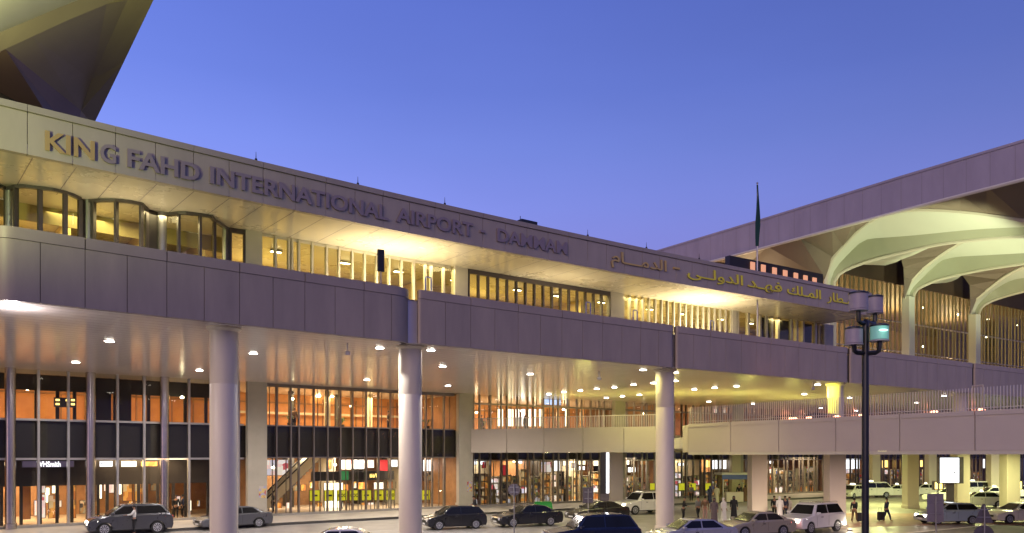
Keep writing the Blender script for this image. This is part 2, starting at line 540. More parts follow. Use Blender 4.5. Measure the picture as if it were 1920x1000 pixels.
# lane lines in the drop-off
mb = MB()
for d in (3.2, 11.4):
    for i in range(40):
        s0 = -16 + i * 3.6
        mb.grid([W(s0, d, .008), W(s0 + 1.8, d, .008)], [W(s0, d + .14, .008), W(s0 + 1.8, d + .14, .008)])
mb.grid([W(-20 + i * 4, -8.6, .009) for i in range(41)], [W(-20 + i * 4, -8.3, .009) for i in range(41)])
tag(obj('lane_markings', mb, M['line_paint']), kind='structure')
# median kerb in front of the canopy (car park side)
mb = MB(); mb.fbox(-20, 34, -9.2, -8.9, -.1, .14, 4)
tag(obj('median_kerb', mb, M['kerb']), kind='structure')

# ------------------------------------------------------------------ terminal building
T = thing('terminal_building', 'long beige airport terminal with gallery parapet, deep drop-off canopy and glass walls', 'building', W(36, 10, 0))
# lower canopy slab: ceiling and deck
mb = MB(); mb.fbox(-30, 118, .5, DG + 30, ZC, ZF, 3)
obj('canopy_ceiling', mb, M['ceiling_metal'], T)
# ceiling strip joints (shallow ribs)
mb = MB()
for i in range(36):
    d = .9 + i * .7
    mb.fbox(-30, 118, d, d + .015, ZC - .004, ZC + .002, 6)
obj('ceiling_joint', mb, M['drip_line'], T)
# parapet modules, each with rounded ends and panel joints
for a, b in zip(JOINTS, JOINTS[1:]):
    r = 1.25 if a < 1 else .5; a0, b0 = a + .04, b - .04
    path = []
    for k in range(7):
        an = R(90) * k / 6; rl = .7 if a < 1 else .14; path.append((a0 + rl - rl * math.cos(an), rl - rl * math.sin(an)))
    nst = 14
    for k in range(1, nst): path.append((a0 + rl + (b0 - a0 - r - rl) * k / nst, 0))
    for k in range(7):
        an = R(90) * k / 6; path.append((b0 - r + r * math.sin(an), r - r * math.cos(an)))
    wp = [W(q[0], q[1], 0) for q in path]
    mb = MB(); mb.path_wall([W(q[0], q[1] + .05, 0) for q in path], .3, ZC - .02, ZP - .04)
    bk = obj('parapet_backing', mb, M['panel_gap'], T)
    # panels: grooves every ~1.48 m
    npan = 12
    edges = [a0 + (b0 - a0) * k / npan for k in range(npan + 1)]
    mb = MB()
    def sub(s0, s1):
        out = []
        for q0, q1 in zip(path, path[1:]):
            pass
        ss = sorted(set([s0, s1] + [q[0] for q in path if s0 < q[0] < s1]))
        for t in ss:
            for q0, q1 in zip(path, path[1:]):
                if q0[0] <= t <= q1[0] and q1[0] > q0[0]:
                    f = (t - q0[0]) / (q1[0] - q0[0]); out.append(W(t, q0[1] + (q1[1] - q0[1]) * f, 0)); break
        return out
    for k in range(npan):
        g = .013
        s0 = edges[k] + (g if k else 0); s1 = edges[k + 1] - (g if k < npan - 1 else 0)
        mb.path_wall(sub(s0, s1), .08, ZC - .05, ZP - .435)
    p = obj('parapet_panel', mb, M['fascia_panel'], T, smooth=True)
    mb = MB()
    for k in range(0, npan, 2):
        g = .02
        s0 = edges[k] + (g if k else 0); s1 = edges[k + 2] - (g if k < npan - 2 else 0)
        pts = sub(s0, s1)
        mb.path_wall([q - fnor(a) * .03 for q in pts], .42, ZP - .42, ZP)
    obj('parapet_coping', mb, M['fascia_coping'], T, smooth=True)
# round columns
for i, (s, d) in enumerate(((8.3, 1.5), (17.65, 1.5), (36.2, 1.5), (54.4, 1.5), (72.6, 1.5), (90.5, 1.5), (-1.3, 1.5))):
    mb = MB(); mb.lathe(W(s, d, 0), [(.66, 0), (.66, .25), (.59, .28), (.59, 7.9), (.585, 7.91), (.585, 7.93), (.59, 7.94), (.59, 10.2), (.74, 10.32), (.74, ZC - .001)], 40)
    obj('column', mb, M['column_paint'], T, smooth=True, angle=50)
# end wall of the canopy deck level hidden parts
mb = MB(); mb.fbox(-30, 57.4, .42, 32, ZS, ZS + .35, 3); obj('upper_soffit', mb, M['soffit_metal'], T)
mb = MB()
for i in range(60):                        # joints across the soffit
    s = -28 + i * 1.45
    if s < 57: mb.add([W(s, .45, ZS - .004), W(s + .03, .45, ZS - .004), W(s + .03, DW - .1, ZS - .004), W(s, DW - .1, ZS - .004)], [(0, 1, 2, 3)])
obj('soffit_joint', mb, M['drip_line'], T)
mb = MB(); mb.fbox(-30, 57.4, .7, 32, ZS + .36, ZR - .1, 3); obj('roof_slab', mb, M['panel_gap'], T)
mb = MB()
s = -28.6
while s < 57.4:
    e = min(s + 1.47, 57.4); mb.fbox(s + .012, e - .012, .4, .68, ZS - .03, ZR - .27, 2); s += 1.47
obj('sign_fascia', mb, M['sign_panel'], T)
mb = MB()
s = -28.6
while s < 57.4:
    e = min(s + 2.94, 57.4); mb.fbox(s + .008, e - .008, .34, 1.2, ZR - .245, ZR, 2); s += 2.94
obj('roof_coping', mb, M['sign_coping'], T)
mb = MB(); mb.fbox(57.38, 57.62, .7, 30, ZS - .02, ZR - .1); obj('end_wall', mb, M['sign_panel'], T)

# ---- upper gallery: floor, window wall, interior
mb = MB(); mb.fbox(-30, 57.3, DW + .1, 12, ZF, ZF + .03, 3); obj('gallery_floor', mb, M['interior_floor'], T)
mb = MB(); mb.fbox(-30, 57.3, 11.5, 11.8, ZF + .03, ZS - .01, 3); obj('gallery_wall', mb, M['ochre_wall'], T)
for a in (57.1, -8.05):
    mb = MB(); mb.fbox(a, a + .25, DW, 11.5, ZF, ZS - .01); obj('gallery_end_wall', mb, M['ochre_wall'], T)
# straight part of the window wall
mb = MB(); mb.fbox(11.2, 57.0, DW + .02, DW + .03, ZF, ZS - .02, 3); obj('gallery_glass', mb, M['gallery_glass'], T)
xs = [s_at(v, DW) for v in (516, 541, 547, 560, 585, 612, 635, 660, 683, 706, 729, 752, 775, 797, 808, 831)]
mb = MB()
for s in xs: mb.fbox(s - .05, s + .05, DW - .10, DW + .12, ZF, ZS - .01)
mb.fbox(11.3, 22.2, DW - .06, DW + .06, ZS - .16, ZS - .012)
obj('window_frame', mb, M['mullion_pale'], T)
mb = MB(); k = s_at(878, DW); e = s_at(1142, DW)
nn = 16
for i in range(nn + 1):
    s = k + (e - k) * i / nn; mb.fbox(s - .045, s + .045, DW - .10, DW + .12, ZF, ZS - .01)
mb.fbox(k, e, DW - .12, DW + .08, ZS - .28, ZS - .012)
obj('window_frame', mb, M['mullion_dark'], T)
mb = MB(); k = s_at(1168, DW); e = s_at(1370, DW)
for i in range(19):
    s = k + (e - k) * i / 18; mb.fbox(s - .05, s + .05, DW - .10, DW + .12, ZF, ZS - .01)
obj('window_frame', mb, M['mullion_pale'], T)
mb = MB()
for v in (1382, 1402, 1424, 1436, 1446, 1458, 1483, 1493, 1505, 1528, 1545):
    s = s_at(v, DW); mb.fbox(s - .1, s + .1, DW - .12, DW + .14, ZF, ZS - .01)
obj('window_frame', mb, M['mullion_pale'], T)
for a, b in ((1428, 1444), (1462, 1481), (1507, 1524), (1532, 1542)):
    mb = MB(); mb.fbox(s_at(a, DW), s_at(b, DW), DW + .1, DW + .2, ZF, ZS - .15); obj('dark_opening', mb, M['interior_dark'], T)  # dark sheets standing in for the shade inside open bays
for a, b in ((459, 490), (851, 875), (1143, 1166), (1371, 1379), (1546, 1560)):
    mb = MB(); mb.fbox(s_at(a, DW), s_at(b, DW), DW - .14, DW + .3, ZF, ZS - .005); obj('gallery_pier', mb, M['pilaster_stone'], T)
# bowed windows at the left end
BOWS = [[(-34, 352), (-10, 345), (0, 346), (12, 352)], [(12, 352), (30, 347), (50, 347), (75, 350), (100, 353), (122, 358), (136, 363), (150, 370)], [(163, 375), (176, 374), (190, 373), (218, 373), (245, 376), (265, 380), (275, 390)], [(300, 397), (309, 399), (318, 399), (335, 397), (350, 397), (375, 400), (395, 403), (402, 411), (425, 426)]]
def sw(p): return on_z(p[0], p[1], ZS)
for bow in BOWS:
    P = [sw(p) for p in bow]
    mb = MB(); mb.grid([Vector((p.x, p.y, ZF)) for p in P], [Vector((p.x, p.y, ZS - .02)) for p in P]); g = obj('bow_window', mb, M['gallery_glass'], T)
    mb = MB()
    for p0, p1 in zip(P, P[1:]):
        t = (p1 - p0); c = (p0 + p1) / 2
        mb.obox(c, t, t.length + .02, .16, ZS - .14, ZS - .01)
        mb.obox(c, t, t.length + .02, .14, ZF + .35, ZF + .45)
    for i, p in enumerate(P):
        if i in (0, len(P) - 1) or i % 2 == 1: mb.obox(p, P[1] - P[0], .11, .18, ZF, ZS - .12)
    obj('frame', mb, M['mullion_dark'], g)
for v, y in ((18, 353), (167, 376), (304, 398), (424, 427)):
    p = on_z(v, y, ZS)
    mb = MB(); mb.lathe((p.x, p.y, 0), [(.17, ZF), (.17, ZF + 1.55)], 14); obj('blue_post', mb, M['mullion_blue'], T)
    mb = MB(); mb.lathe((p.x, p.y, 0), [(.19, ZF + 1.552), (.19, ZS - .02)], 14); obj('window_post', mb, M['steel'], T)
for a, b in (((150, 370), (163, 375)), ((275, 390), (300, 397))):
    p0, p1 = sw(a), sw(b); t = p1 - p0
    mb = MB(); mb.obox((p0 + p1) / 2 + fnor(4) * .12, t, t.length, .1, ZF, ZS - .02); obj('dark_infill', mb, M['dark_frame'], T)
mb = MB(); k0 = on_z(432, 427, ZS); k1 = on_z(459, 431, ZS); t = k1 - k0
mb.obox(k0, t, .1, .2, ZF, ZS - .02); mb.obox(k1, t, .1, .2, ZF, ZS - .02); mb.obox((k0 + k1) / 2, t, t.length, .15, ZS - .25, ZS - .02)
obj('gallery_door', mb, M['mullion_dark'], T)
# interior cross wall pieces seen through the bows
for s in (3.4, 6.6, 9.4, 22.5, 34.5):
    mb = MB(); mb.fbox(s, s + .18, 8.2, 11.5, ZF + .03, ZS - .02); obj('gallery_partition', mb, M['ochre_wall'], T)
# dark header bands inside the bows
mb = MB(); mb.fbox(-6, 10.5, 7.0, 7.1, ZS - .75, ZS - .02, 2); obj('ceiling_bulkhead', mb, M['olive_wall'], T)
random.seed(3)
for i in range(15):
    s = 1.2 + i * 3.9 + random.uniform(-.5, .5)
    if s > 56: break
    L = thing('ceiling_light', None, 'lamp', W(s, 7.6, ZS - .12), theta(s), group='small lamps inside the upper gallery')
    L['label'] = 'small lamp inside the upper gallery windows, ' + ['first', 'second', 'third', 'fourth', 'fifth', 'sixth', 'seventh', 'eighth', 'ninth', 'tenth', 'eleventh', 'twelfth', 'thirteenth', 'fourteenth', 'fifteenth'][i] + ' from the left end'
    mb = MB(); mb.box(-.3, .3, -.12, .12, 0, .1); o = bpy.data.objects.new('housing', mb.mesh('housing', M['ring'])); o.parent = L; col.objects.link(o)
    mb = MB(); mb.box(-.27, .27, -.1, .1, -.02, -.002); o = bpy.data.objects.new('diffuser', mb.mesh('diffuser', M['downlight_warm'])); o.parent = L; col.objects.link(o)
for i in range(4):
    s = -2 + i * 15 + 4
    lamp('AREA', 'gallery_lamp', W(s, 8.3, ZS - .2), 680, (1, .84, .42), target=W(s, 8.3, 0), sx=13, sy=1.5, parent=T)

# ---- lower curtain wall
SE = 160.0
mb = MB(); mb.fbox(-8, SE, DG, DG + .02, .3, ZC - .001, 3); CW = obj('curtain_wall', mb, M['clear_glass'], T)
mb = MB(); mb.fbox(-8, SE, DG - .15, DG + .2, .15, .32, 3); obj('plinth', mb, M['kerb'], CW)
mb = MB(); mb.fbox(-8, 35.0, DG + .3, DG + .5, 4.68, 7.12, 3); obj('spandrel', mb, M['black_spandrel'], CW)
mb = MB()
for v in (72, 128, 220, 270, 354, 447): s = s_at(v, DG); mb.fbox(s - .07, s + .07, DG - .14, DG + .16, .3, ZC - .002)
for z in (4.6, 7.15): mb.fbox(-8, 17.3, DG - .08, DG + .1, z - .07, z + .07, 3)
obj('mullion', mb, M['mullion'], CW)
mb = MB()
for v in (518, 545, 560, 588, 614, 638, 661, 686, 709, 732, 755, 776, 798, 810, 832):
    s = s_at(v, DG); mb.fbox(s - .05, s + .05, DG - .12, DG + .14, .3, ZC - .002)
mb.fbox(18.8, 34.7, DG - .1, DG + .12, ZC - .26, ZC - .003, 3)
mb.fbox(18.8, 34.7, DG - .06, DG + .06, 4.62, 4.72, 3); mb.fbox(18.8, 34.7, DG - .06, DG + .06, 7.1, 7.2, 3)
obj('mullion', mb, M['mullion_bronze'], CW)
mb = MB()
s = 36.6; i = 0
while s < SE:
    mb.fbox(s - .055, s + .055, DG - .1, DG + .12, .3, ZC - .002); s += 1.12 if i % 3 else .62; i += 1
mb.fbox(36.3, SE, DG - .08, DG + .1, ZC - .9, ZC - .75, 3); mb.fbox(36.3, SE, DG - .05, DG + .05, 4.3, 4.4, 3)
obj('mullion', mb, M['mullion_bronze'], CW)
mb = MB()
for v in (18, 168, 306): mb.lathe(W(s_at(v, DG), DG - .35, 0), [(.34, .15), (.34, ZC - .002)], 20)
CWc = None
for v in (18, 168, 306):
    mb = MB(); mb.lathe(W(s_at(v, DG), DG - .35, 0), [(.36, .15), (.36, .5), (.31, .52), (.31, ZC - .002)], 20); obj('chrome_column', mb, M['chrome'], T, smooth=True)
for s in (.0, 18.05, 35.5, 53.1, 70.8, 88.5, 106):
    mb = MB(); mb.fbox(s - .68, s + .68, DG - .65, DG - .16, .15, ZC - .001); mb.fbox(s - .74, s + .74, DG - .71, DG - .1, .15, .6)
    pl = obj('pilaster', mb, M['pilaster_stone'], T)
    if s > 1:
        mb = MB(); mb.fbox(s + .1, s + .58, DG - .68, DG - .655, 1.6, 2.5); obj('notice', mb, M['notice'], pl)
# ---- interior
mb = MB(); mb.fbox(-8, SE, DG + .4, 46, .152, .18, 3); obj('ground_interior_floor', mb, M['interior_floor'], T)
mb = MB(); mb.fbox(-8, SE, DG + .55, 46, 4.75, 7.05, 3); obj('floor_slab', mb, M['cream_wall'], T)
mb = MB(); mb.fbox(-8, 57, 36, 36.3, 7.05, ZC - .002, 3); obj('upper_interior_wall', mb, M['orange_wall'], T)
mb = MB(); mb.fbox(57, SE, 36, 36.3, 7.05, ZC - .002, 3); obj('upper_interior_wall', mb, M['brown_wall'], T)
mb = MB(); mb.fbox(-8, SE, 37, 37.3, .18, 4.74, 3); obj('ground_interior_wall', mb, M['brown_wall'], T)
for s in (-7.8, 17.9, 35.6, 60, 90): mb = MB(); mb.fbox(s, s + .25, DG + .6, 37, .18, 4.74); obj('cross_wall', mb, M['brown_wall'], T)
for s in (-7.8, 35.6, 60): mb = MB(); mb.fbox(s, s + .25, DG + .6, 36, 7.05, ZC - .002); obj('cross_wall', mb, M['brown_wall'], T)
# pale rail band on upper floor interior (balustrade seen through the glass)
mb = MB(); mb.fbox(17.5, 35.2, 35.2, 35.3, 8.55, 8.75, 3); obj('wall_band', mb, M['cream_wall'], T)
for s0, s1, z, e, c in ((-4, 17, 10.0, 900, (1, .68, .34)), (18.5, 35, 10.0, 1300, (1, .72, .38)), (36.5, 57, 10.0, 1600, (1, .78, .46)), (60, 88, 10.0, 900, (1, .6, .3)), (92, 120, 10.0, 700, (1, .6, .3))):
    m_ = (s0 + s1) / 2
    lamp('AREA', 'upper_hall_lamp', W(m_, 31, z), e, c, target=W(m_, 32.5, 0), sx=(s1 - s0) * .9, sy=2, parent=T)
for s0, s1, e, c in ((-4, 17, 2600, (1, .74, .44)), (18.5, 35, 1900, (1, .84, .62)), (36.5, 59, 2600, (1, .86, .64)), (61, 88, 2200, (1, .82, .55)), (91, 125, 1800, (1, .82, .55))):
    m_ = (s0 + s1) / 2
    lamp('AREA', 'ground_hall_lamp', W(m_, 31.5, 4.6), e, c, target=W(m_, 31.5, 0), sx=(s1 - s0) * .9, sy=3, parent=T)
mb = MB()
s = -7
while s < 57:
    mb.fbox(s, s + .1, 35.86, 35.98, 7.06, ZC - .3); s += 1.55 if int(s) % 3 else .9
mb.fbox(-8, 57, 35.8, 35.98, 9.55, 9.68, 3)
obj('wall_batten', mb, M['brown_wall'], T)
for a_, b_, st in ((19.0, 34.6, 1.02), (36.8, 70, .93)):
    mb = MB(); s = a_; k = 0
    while s < b_:
        mb.fbox(s, s + .05, DG + .9, DG + .98, .19, 4.7); mb.fbox(s + .4, s + .45, DG + .9, DG + .98, 7.07, ZC - .01); s += st * (1 if k % 4 else .6); k += 1
    obj('inner_glazing_bar', mb, M['mullion_bronze'], T)
for k, s in enumerate((20.3, 22.6, 25.1, 27.0, 29.4, 31.8, 33.6)):
    mb = MB(); mb.fbox(s, s + .34, 33.2 - (k % 3) * 1.4, 33.6 - (k % 3) * 1.4, 7.06, ZC - .01); obj('inner_post', mb, M['interior_dark'] if k % 2 else M['cream_wall'], T)
for k in range(13):
    s = 38.2 + k * 3.1 + (k % 3) * .5
    mb = MB(); mb.fbox(s, s + .15, 30.5 + (k % 2) * 1.4, 36.9, .19, 4.73); obj('shop_partition', mb, [M['interior_dark'], M['cream_wall'], M['brown_wall']][k % 3], T)
for k in range(5):
    s = 20.6 + k * 3.1
    mb = MB(); mb.fbox(s, s + .15, 33.2 + (k % 2) * 1.2, 36.9, .19, 4.73); obj('shop_partition', mb, [M['cream_wall'], M['interior_dark']][k % 2], T)
for k in range(26):
    s = 2.5 + k * 2.25; up = k % 2
    t_ = thing('hanging_lamp', ['small', 'tiny', 'faint', 'round', 'bright'][k % 5] + ' warm lamp hanging inside the ' + ('upper' if up else 'ground') + ' hall, ' + ('%s bay, %s' % (['first', 'second', 'third', 'fourth'][min(3, int(s // 18))], ['left', 'left middle', 'centre', 'right middle', 'right'][min(4, int((s % 18) / 3.6))])), 'lamp', W(s, 28.3 + (k * 7 % 5) * 1.1, (9.7 - (k % 3) * .25) if up else (4.25 - (k % 3) * .2)), 0, 'lamps hanging inside the halls')
    mb = MB(); mb.lathe((0, 0, 0), [(.03, -.1), (.13, -.06), (.13, .05), (.03, .1)], 10); o = bpy.data.objects.new('globe', mb.mesh('globe', M['downlight_warm'])); o.parent = t_; col.objects.link(o)
    mb = MB(); mb.tube([(0, 0, .1), (0, 0, .4)], .012, 5); o = bpy.data.objects.new('cord', mb.mesh('cord', M['black_metal'])); o.parent = t_; col.objects.link(o)
mb = MB(); mb.fbox(36.0, SE, DG + .42, DG + .52, 4.42, 5.1, 3); obj('dark_header', mb, M['black_spandrel'], T)
# left ground floor: dark shopfront with framed openings
mb = MB(); mb.fbox(2.2, 17.6, 28.4, 28.5, 2.75, 4.74, 3)
for s in (2.3, 3.1, 4.15, 5.2, 6.15, 7.0, 8.0, 8.55, 9.1, 9.6, 11.0, 11.5, 12.2, 13.2, 14.0, 15.5, 16.8, 17.5): mb.fbox(s - .09, s + .09, 28.35, 28.5, .18, 2.75)
obj('shopfront', mb, M['dark_frame'], T)
mb = MB()
for s in (2.9, 3.7, 5.1, 6.3, 7.3, 8.4, 9.4, 9.9, 10.4, 11.8, 13, 14.2, 15.6, 16.8): mb.fbox(s - .1, s + .1, 29.2, 29.4, 7.1, ZC - .01)
mb.fbox(2.3, 17.6, 29.2, 29.4, 9.3, ZC - .02, 3); mb.fbox(9.6, 10.7, 29.1, 29.2, 7.1, 9.3); mb.fbox(8.2, 9.3, 29.1, 29.2, 7.1, 9.3)
obj('inner_frame', mb, M['dark_frame'], T)

# ------------------------------------------------------------------ downlights in the canopy ceiling
LPX = [(205, 639), (142, 679), (374, 694), (475, 662), (712, 652), (688, 712), (808, 656), (830, 687), (840, 723), (994, 701), (1029, 739), (1057, 735), (1088, 732), (1119, 729), (1152, 726), (1188, 721), (1225, 718), (1137, 746), (1167, 743), (1199, 740), (1206, 693), (1266, 698), (1266, 714), (1302, 730), (1340, 727), (1381, 724), (1329, 753), (1412, 757), (1533, 721), (1508, 739), (1593, 746), (1539, 765), (1606, 770), (1770, 742), (1719, 755), (22, 574)]
WHERE = {0: 'near the left end of the canopy, the one closest to its parapet', 5: 'above the second bay of glass', 9: 'alone in the middle of the canopy'}
proto = None
def dl_label(i, p):
    best = min(((W(s_, d_, ZC) - p).length, s_, d_) for s_ in [q * .5 for q in range(-10, 220)] for d_ in (2.2, 5, 9, 13, 17, 20, 22))
    s_, d_ = best[1], best[2]
    bay = next((k for k, j in enumerate(JOINTS[1:]) if s_ < j), 7)
    row = {2.2: 'front row by the parapet', 5: 'second row', 9: 'middle row', 13: 'fourth row', 17: 'fifth row', 20: 'rear row by the glass', 22: 'rearmost row by the glass'}[d_]
    mid = (JOINTS[bay] + JOINTS[bay + 1]) / 2
    return 'round downlight in ceiling bay %s, %s, %s half' % (['zero', 'one', 'two', 'three', 'four', 'five', 'six', 'seven'][bay], row, 'left' if s_ < mid else 'right')
for i, (u, v) in enumerate(LPX):
    p = on_z(u, v, ZC)
    if proto is None:
        proto = thing('downlight', 'round recessed downlight glowing in the canopy ceiling', 'lamp', p, group='downlights in the canopy ceiling')
        mb = MB(); mb.lathe((0, 0, 0), [(.24, -.03), (.27, -.026), (.27, -.002)], 20); o = bpy.data.objects.new('trim_ring', mb.mesh('trim_ring', M['ring'])); o.parent = proto; col.objects.link(o)
        mb = MB(); mb.lathe((0, 0, 0), [(.20, -.045), (.22, -.032)], 20); o = bpy.data.objects.new('lens', mb.mesh('lens', M['downlight'])); o.parent = proto; col.objects.link(o)
        L = proto
    else:
        L = copy_tree(proto); L.location = p
    L['label'] = dl_label(i, p)
    white = u < 900
    yel = u > 1080
    c = (1, .92, .88) if white else ((1, .91, .3) if yel else (1, .85, .50))
    e = (2100 if white else (430 if yel else 620)) if i != 35 else 700
    lamp('SPOT', 'downlight_lamp', p + Vector((0, 0, -.12)), e, c, size=.18, spot=165, blend=.7, target=p + Vector((0, 0, -5)))
dls = [o for o in col.objects if o.name.startswith('downlight') and o.get('category')]
seen = {}
for o in dls: seen.setdefault(o['label'], []).append(o)
for k_, v_ in seen.items():
    if len(v_) > 1:
        v_.sort(key=lambda o: o.location.x / o.location.y)
        for n_, o in enumerate(v_): o['label'] = k_ + ', ' + ('left one', 'middle one', 'right one', 'last one')[n_ if n_ < len(v_) - 1 or n_ > 2 else 2]
# the bright fitting close under the ceiling at the left end
lamp('POINT', 'flare_lamp', on_z(22, 574, ZC) + Vector((0, 0, -.55)), 240, (1, .9, .86), size=.2)
# floods washing two columns and the ceiling
def flood(s, d, z, target, e, c, label, spot=70):
    b = W(s, d, z)
    t = thing('floodlight', label, 'lamp', b, theta(s), group='small floodlights of the canopy')
    mb = MB(); mb.box(-.11, .11, -.07, .07, -.1, .1); o = bpy.data.objects.new('housing', mb.mesh('housing', M['ceiling_metal'])); o.parent = t; col.objects.link(o)
    mb = MB(); mb.box(-.03, .03, -.03, .03, .14, ZC - z - .003 if z < ZC else .2); o = bpy.data.objects.new('bracket', mb.mesh('bracket', M['ceiling_metal'])); o.parent = t; col.objects.link(o)
    dv = (Vector(target) - b).normalized()
    lamp('SPOT', 'flood_lamp', b + dv * .35, e, c, size=.08, target=target, spot=spot, blend=.5)
flood(14.6, 2.4, 9.9, W(17.3, 1.5, 7.2), 900, (1, .97, 1), 'small floodlight under the canopy left of the brightly lit round column', 60)
flood(33.2, 4.5, 9.9, W(36.1, 1.5, 7.5), 170, (1, .96, .35), 'small floodlight under the canopy beside the third round column', 60)
flood(51.5, 1.4, 9.9, W(54.3, 1.5, 9), 900, (1, .95, .1), 'small floodlight under the canopy beside the yellow lit column', 80)

# ------------------------------------------------------------------ lettering on the sign fascia
def text_mesh(body, h, depth, fat=0.0, font_scale=None):
    c = bpy.data.curves.new('t', 'FONT')
    c.body = body; c.size = 1.0; c.extrude = depth / 2; c.offset = fat; c.resolution_u = 3
    o = bpy.data.objects.new('t', c); col.objects.link(o)
    dg = bpy.context.evaluated_depsgraph_get()
    me = bpy.data.meshes.new_from_object(o.evaluated_get(dg))
    bpy.data.objects.remove(o)
    return me
def fit_text(body, s0, s1, z0, z1, d, depth, fat=0.0, keepz=None):
    """lettering fitted between two stations of the facade; returns an MB in world space"""
    me = text_mesh(body, 1, 1.0, fat)
    vs = [v.co.copy() for v in me.vertices]
    x0 = min(v.x for v in vs); x1 = max(v.x for v in vs)
    y0, y1 = keepz if keepz else (min(v.y for v in vs), max(v.y for v in vs))
    mb = MB()
    mb.v = [W(s0 + (v.x - x0) / (x1 - x0) * (s1 - s0), d - (v.z + .5) * depth, z0 + (v.y - y0) / (y1 - y0) * (z1 - z0)) for v in vs]
    mb.f = [list(p.vertices) for p in me.polygons]; mb.mi = [0] * len(mb.f)
    bpy.data.meshes.remove(me)
    return mb
def word(parent, name, body, u0, u1, z0, z1, m, fat=.024, keepz=(0, .729), d=.40):
    s0 = s_at(u0, d); s1 = s_at(u1, d)
    # darker returns behind the letter face
    o = obj(name, fit_text(body, s0, s1, z0, z1, d - .05, .03, fat, keepz), m, parent)
    obj('letter_return', fit_text(body, s0, s1, z0, z1, d - .004, .045, fat * .6, keepz), M['letter_dark'], o)
    return o
E1 = thing('sign_lettering', 'raised capital letters KING FAHD INTERNATIONAL AIRPORT - DAMMAM along the upper fascia', 'sign', W(14, .4, 16.2))
zl, zh = 16.22, 16.92
def zz(u): f = (u - 84) / (1062 - 84); return 16.12 + .2 * f, 16.84 + .18 * f
for body, u0, u1, m in (('KIN', 84, 177, 'letter_brass_sheen'), ('G', 187, 217, 'letter_steel'), ('FAHD', 238, 373, 'letter_steel'), ('INTERNATIONAL', 393, 727, 'letter_steel'), ('AIRPORT', 742, 886, 'letter_steel'), ('DAMMAM', 931, 1062, 'letter_steel')):  # KIN carries its golden reflection as a letter colour
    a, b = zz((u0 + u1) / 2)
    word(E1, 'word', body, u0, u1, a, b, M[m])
a, b = zz(903)
mb = MB(); mb.fbox(s_at(899, .4), s_at(908, .4), .3, .397, (a + b) / 2 - .06, (a + b) / 2 + .06); obj('dash', mb, M['letter_steel'], E1)
E2 = thing('sign_lettering', 'raised golden Arabic letters at the far end of the upper fascia', 'sign', W(43, .4, 16.2))
for body, u0, u1, m in (('\ufee1\ufe8e\u0640\u0640\u0640\ufee3\ufeaa\ufedf\ufe8d', 1145, 1249, 'letter_brass_sheen'), ('\ufef0\u0640\u0640\ufedf\ufeed\ufeaa\ufedf\ufe8d', 1288, 1392, 'letter_gilt_lit'), ('\ufeaa\u0640\ufeec\ufed3', 1400, 1465, 'letter_gilt_lit'), ('\ufeda\ufee0\u0640\ufee4\ufedf\ufe8d', 1475, 1538, 'letter_gilt_lit'), ('\ufead\ufe8e\ufec4\u0640\ufee3', 1550, 1597, 'letter_gilt_lit')):
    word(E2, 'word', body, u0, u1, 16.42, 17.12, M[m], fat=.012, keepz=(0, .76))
mb = MB(); mb.fbox(s_at(1262, .4), s_at(1273, .4), .3, .397, 16.68, 16.80); obj('dash', mb, M['letter_brass_sheen'], E2)

# things on the roof edge
for i, (u, v) in enumerate(((480, 300), (671, 344), (834, 378), (1102, 434), (1212, 462), (1311, 482))):
    s = s_at(u, 1.0); hgt = .62
    where = ['above the word INTERNATIONAL', 'above the end of INTERNATIONAL', 'above the word AIRPORT', 'right of the word DAMMAM', 'where the hall roof meets the long roof', 'above the middle of the Arabic letters'][i]
    t = thing('lightning_rod', 'short thin lightning rod on the roof edge ' + where, 'rod', W(s, 1.0, ZR), theta(s), group='lightning rods on the roof edge')
    mb = MB(); mb.lathe((0, 0, 0), [(.09, 0), (.07, .04), (.06, .3), (.02, .34)], 8); o = bpy.data.objects.new('base', mb.mesh('base', M['black_metal'])); o.parent = t; col.objects.link(o)
    mb = MB(); mb.tube([(0, 0, .3), (0, 0, hgt)], [.02, .008], 6); o = bpy.data.objects.new('rod', mb.mesh('rod', M['black_metal'])); o.parent = t; col.objects.link(o)
s = s_at(987, 1.0)
t = thing('roof_floodlight', 'flat dark floodlight box on the roof edge above DAMMAM', 'lamp', W(s, .9, ZR), theta(s))
mb = MB(); mb.box(-.55, .55, -.2, .25, .12, .3); mb.box(-.5, -.42, -.05, .05, .0, .12); mb.box(.42, .5, -.05, .05, 0, .12); o = bpy.data.objects.new('housing', mb.mesh('housing', M['black_metal'])); o.parent = t; col.objects.link(o)
mb = MB(); mb.tube([(-.5, 0, .3), (-.5, 0, .5)], .02, 6); o = bpy.data.objects.new('aerial', mb.mesh('aerial', M['black_metal'])); o.parent = t; col.objects.link(o)
s = s_at(378, 1.0)
t = thing('roof_floodlight', 'low flat floodlight box on the roof edge above FAHD', 'lamp', W(s, .9, ZR), theta(s))
mb = MB(); mb.box(-.3, .3, -.15, .2, .02, .14); o = bpy.data.objects.new('housing', mb.mesh('housing', M['ring'])); o.parent = t; col.objects.link(o)
# parapet sign seen from behind
s = s_at(714, .45)
t = thing('sign_board', 'dark sign board seen edge on, on a short post on the gallery parapet', 'sign', W(s, .45, ZP), theta(s))
mb = MB(); mb.box(-.17, .17, -.05, .05, .7, 1.76); o = bpy.data.objects.new('board', mb.mesh('board', M['trim_black'])); o.parent = t; col.objects.link(o)
mb = MB(); mb.tube([(0, 0, -.003), (0, 0, .7)], .035, 8); o = bpy.data.objects.new('post', mb.mesh('post', M['steel'])); o.parent = t; col.objects.link(o)
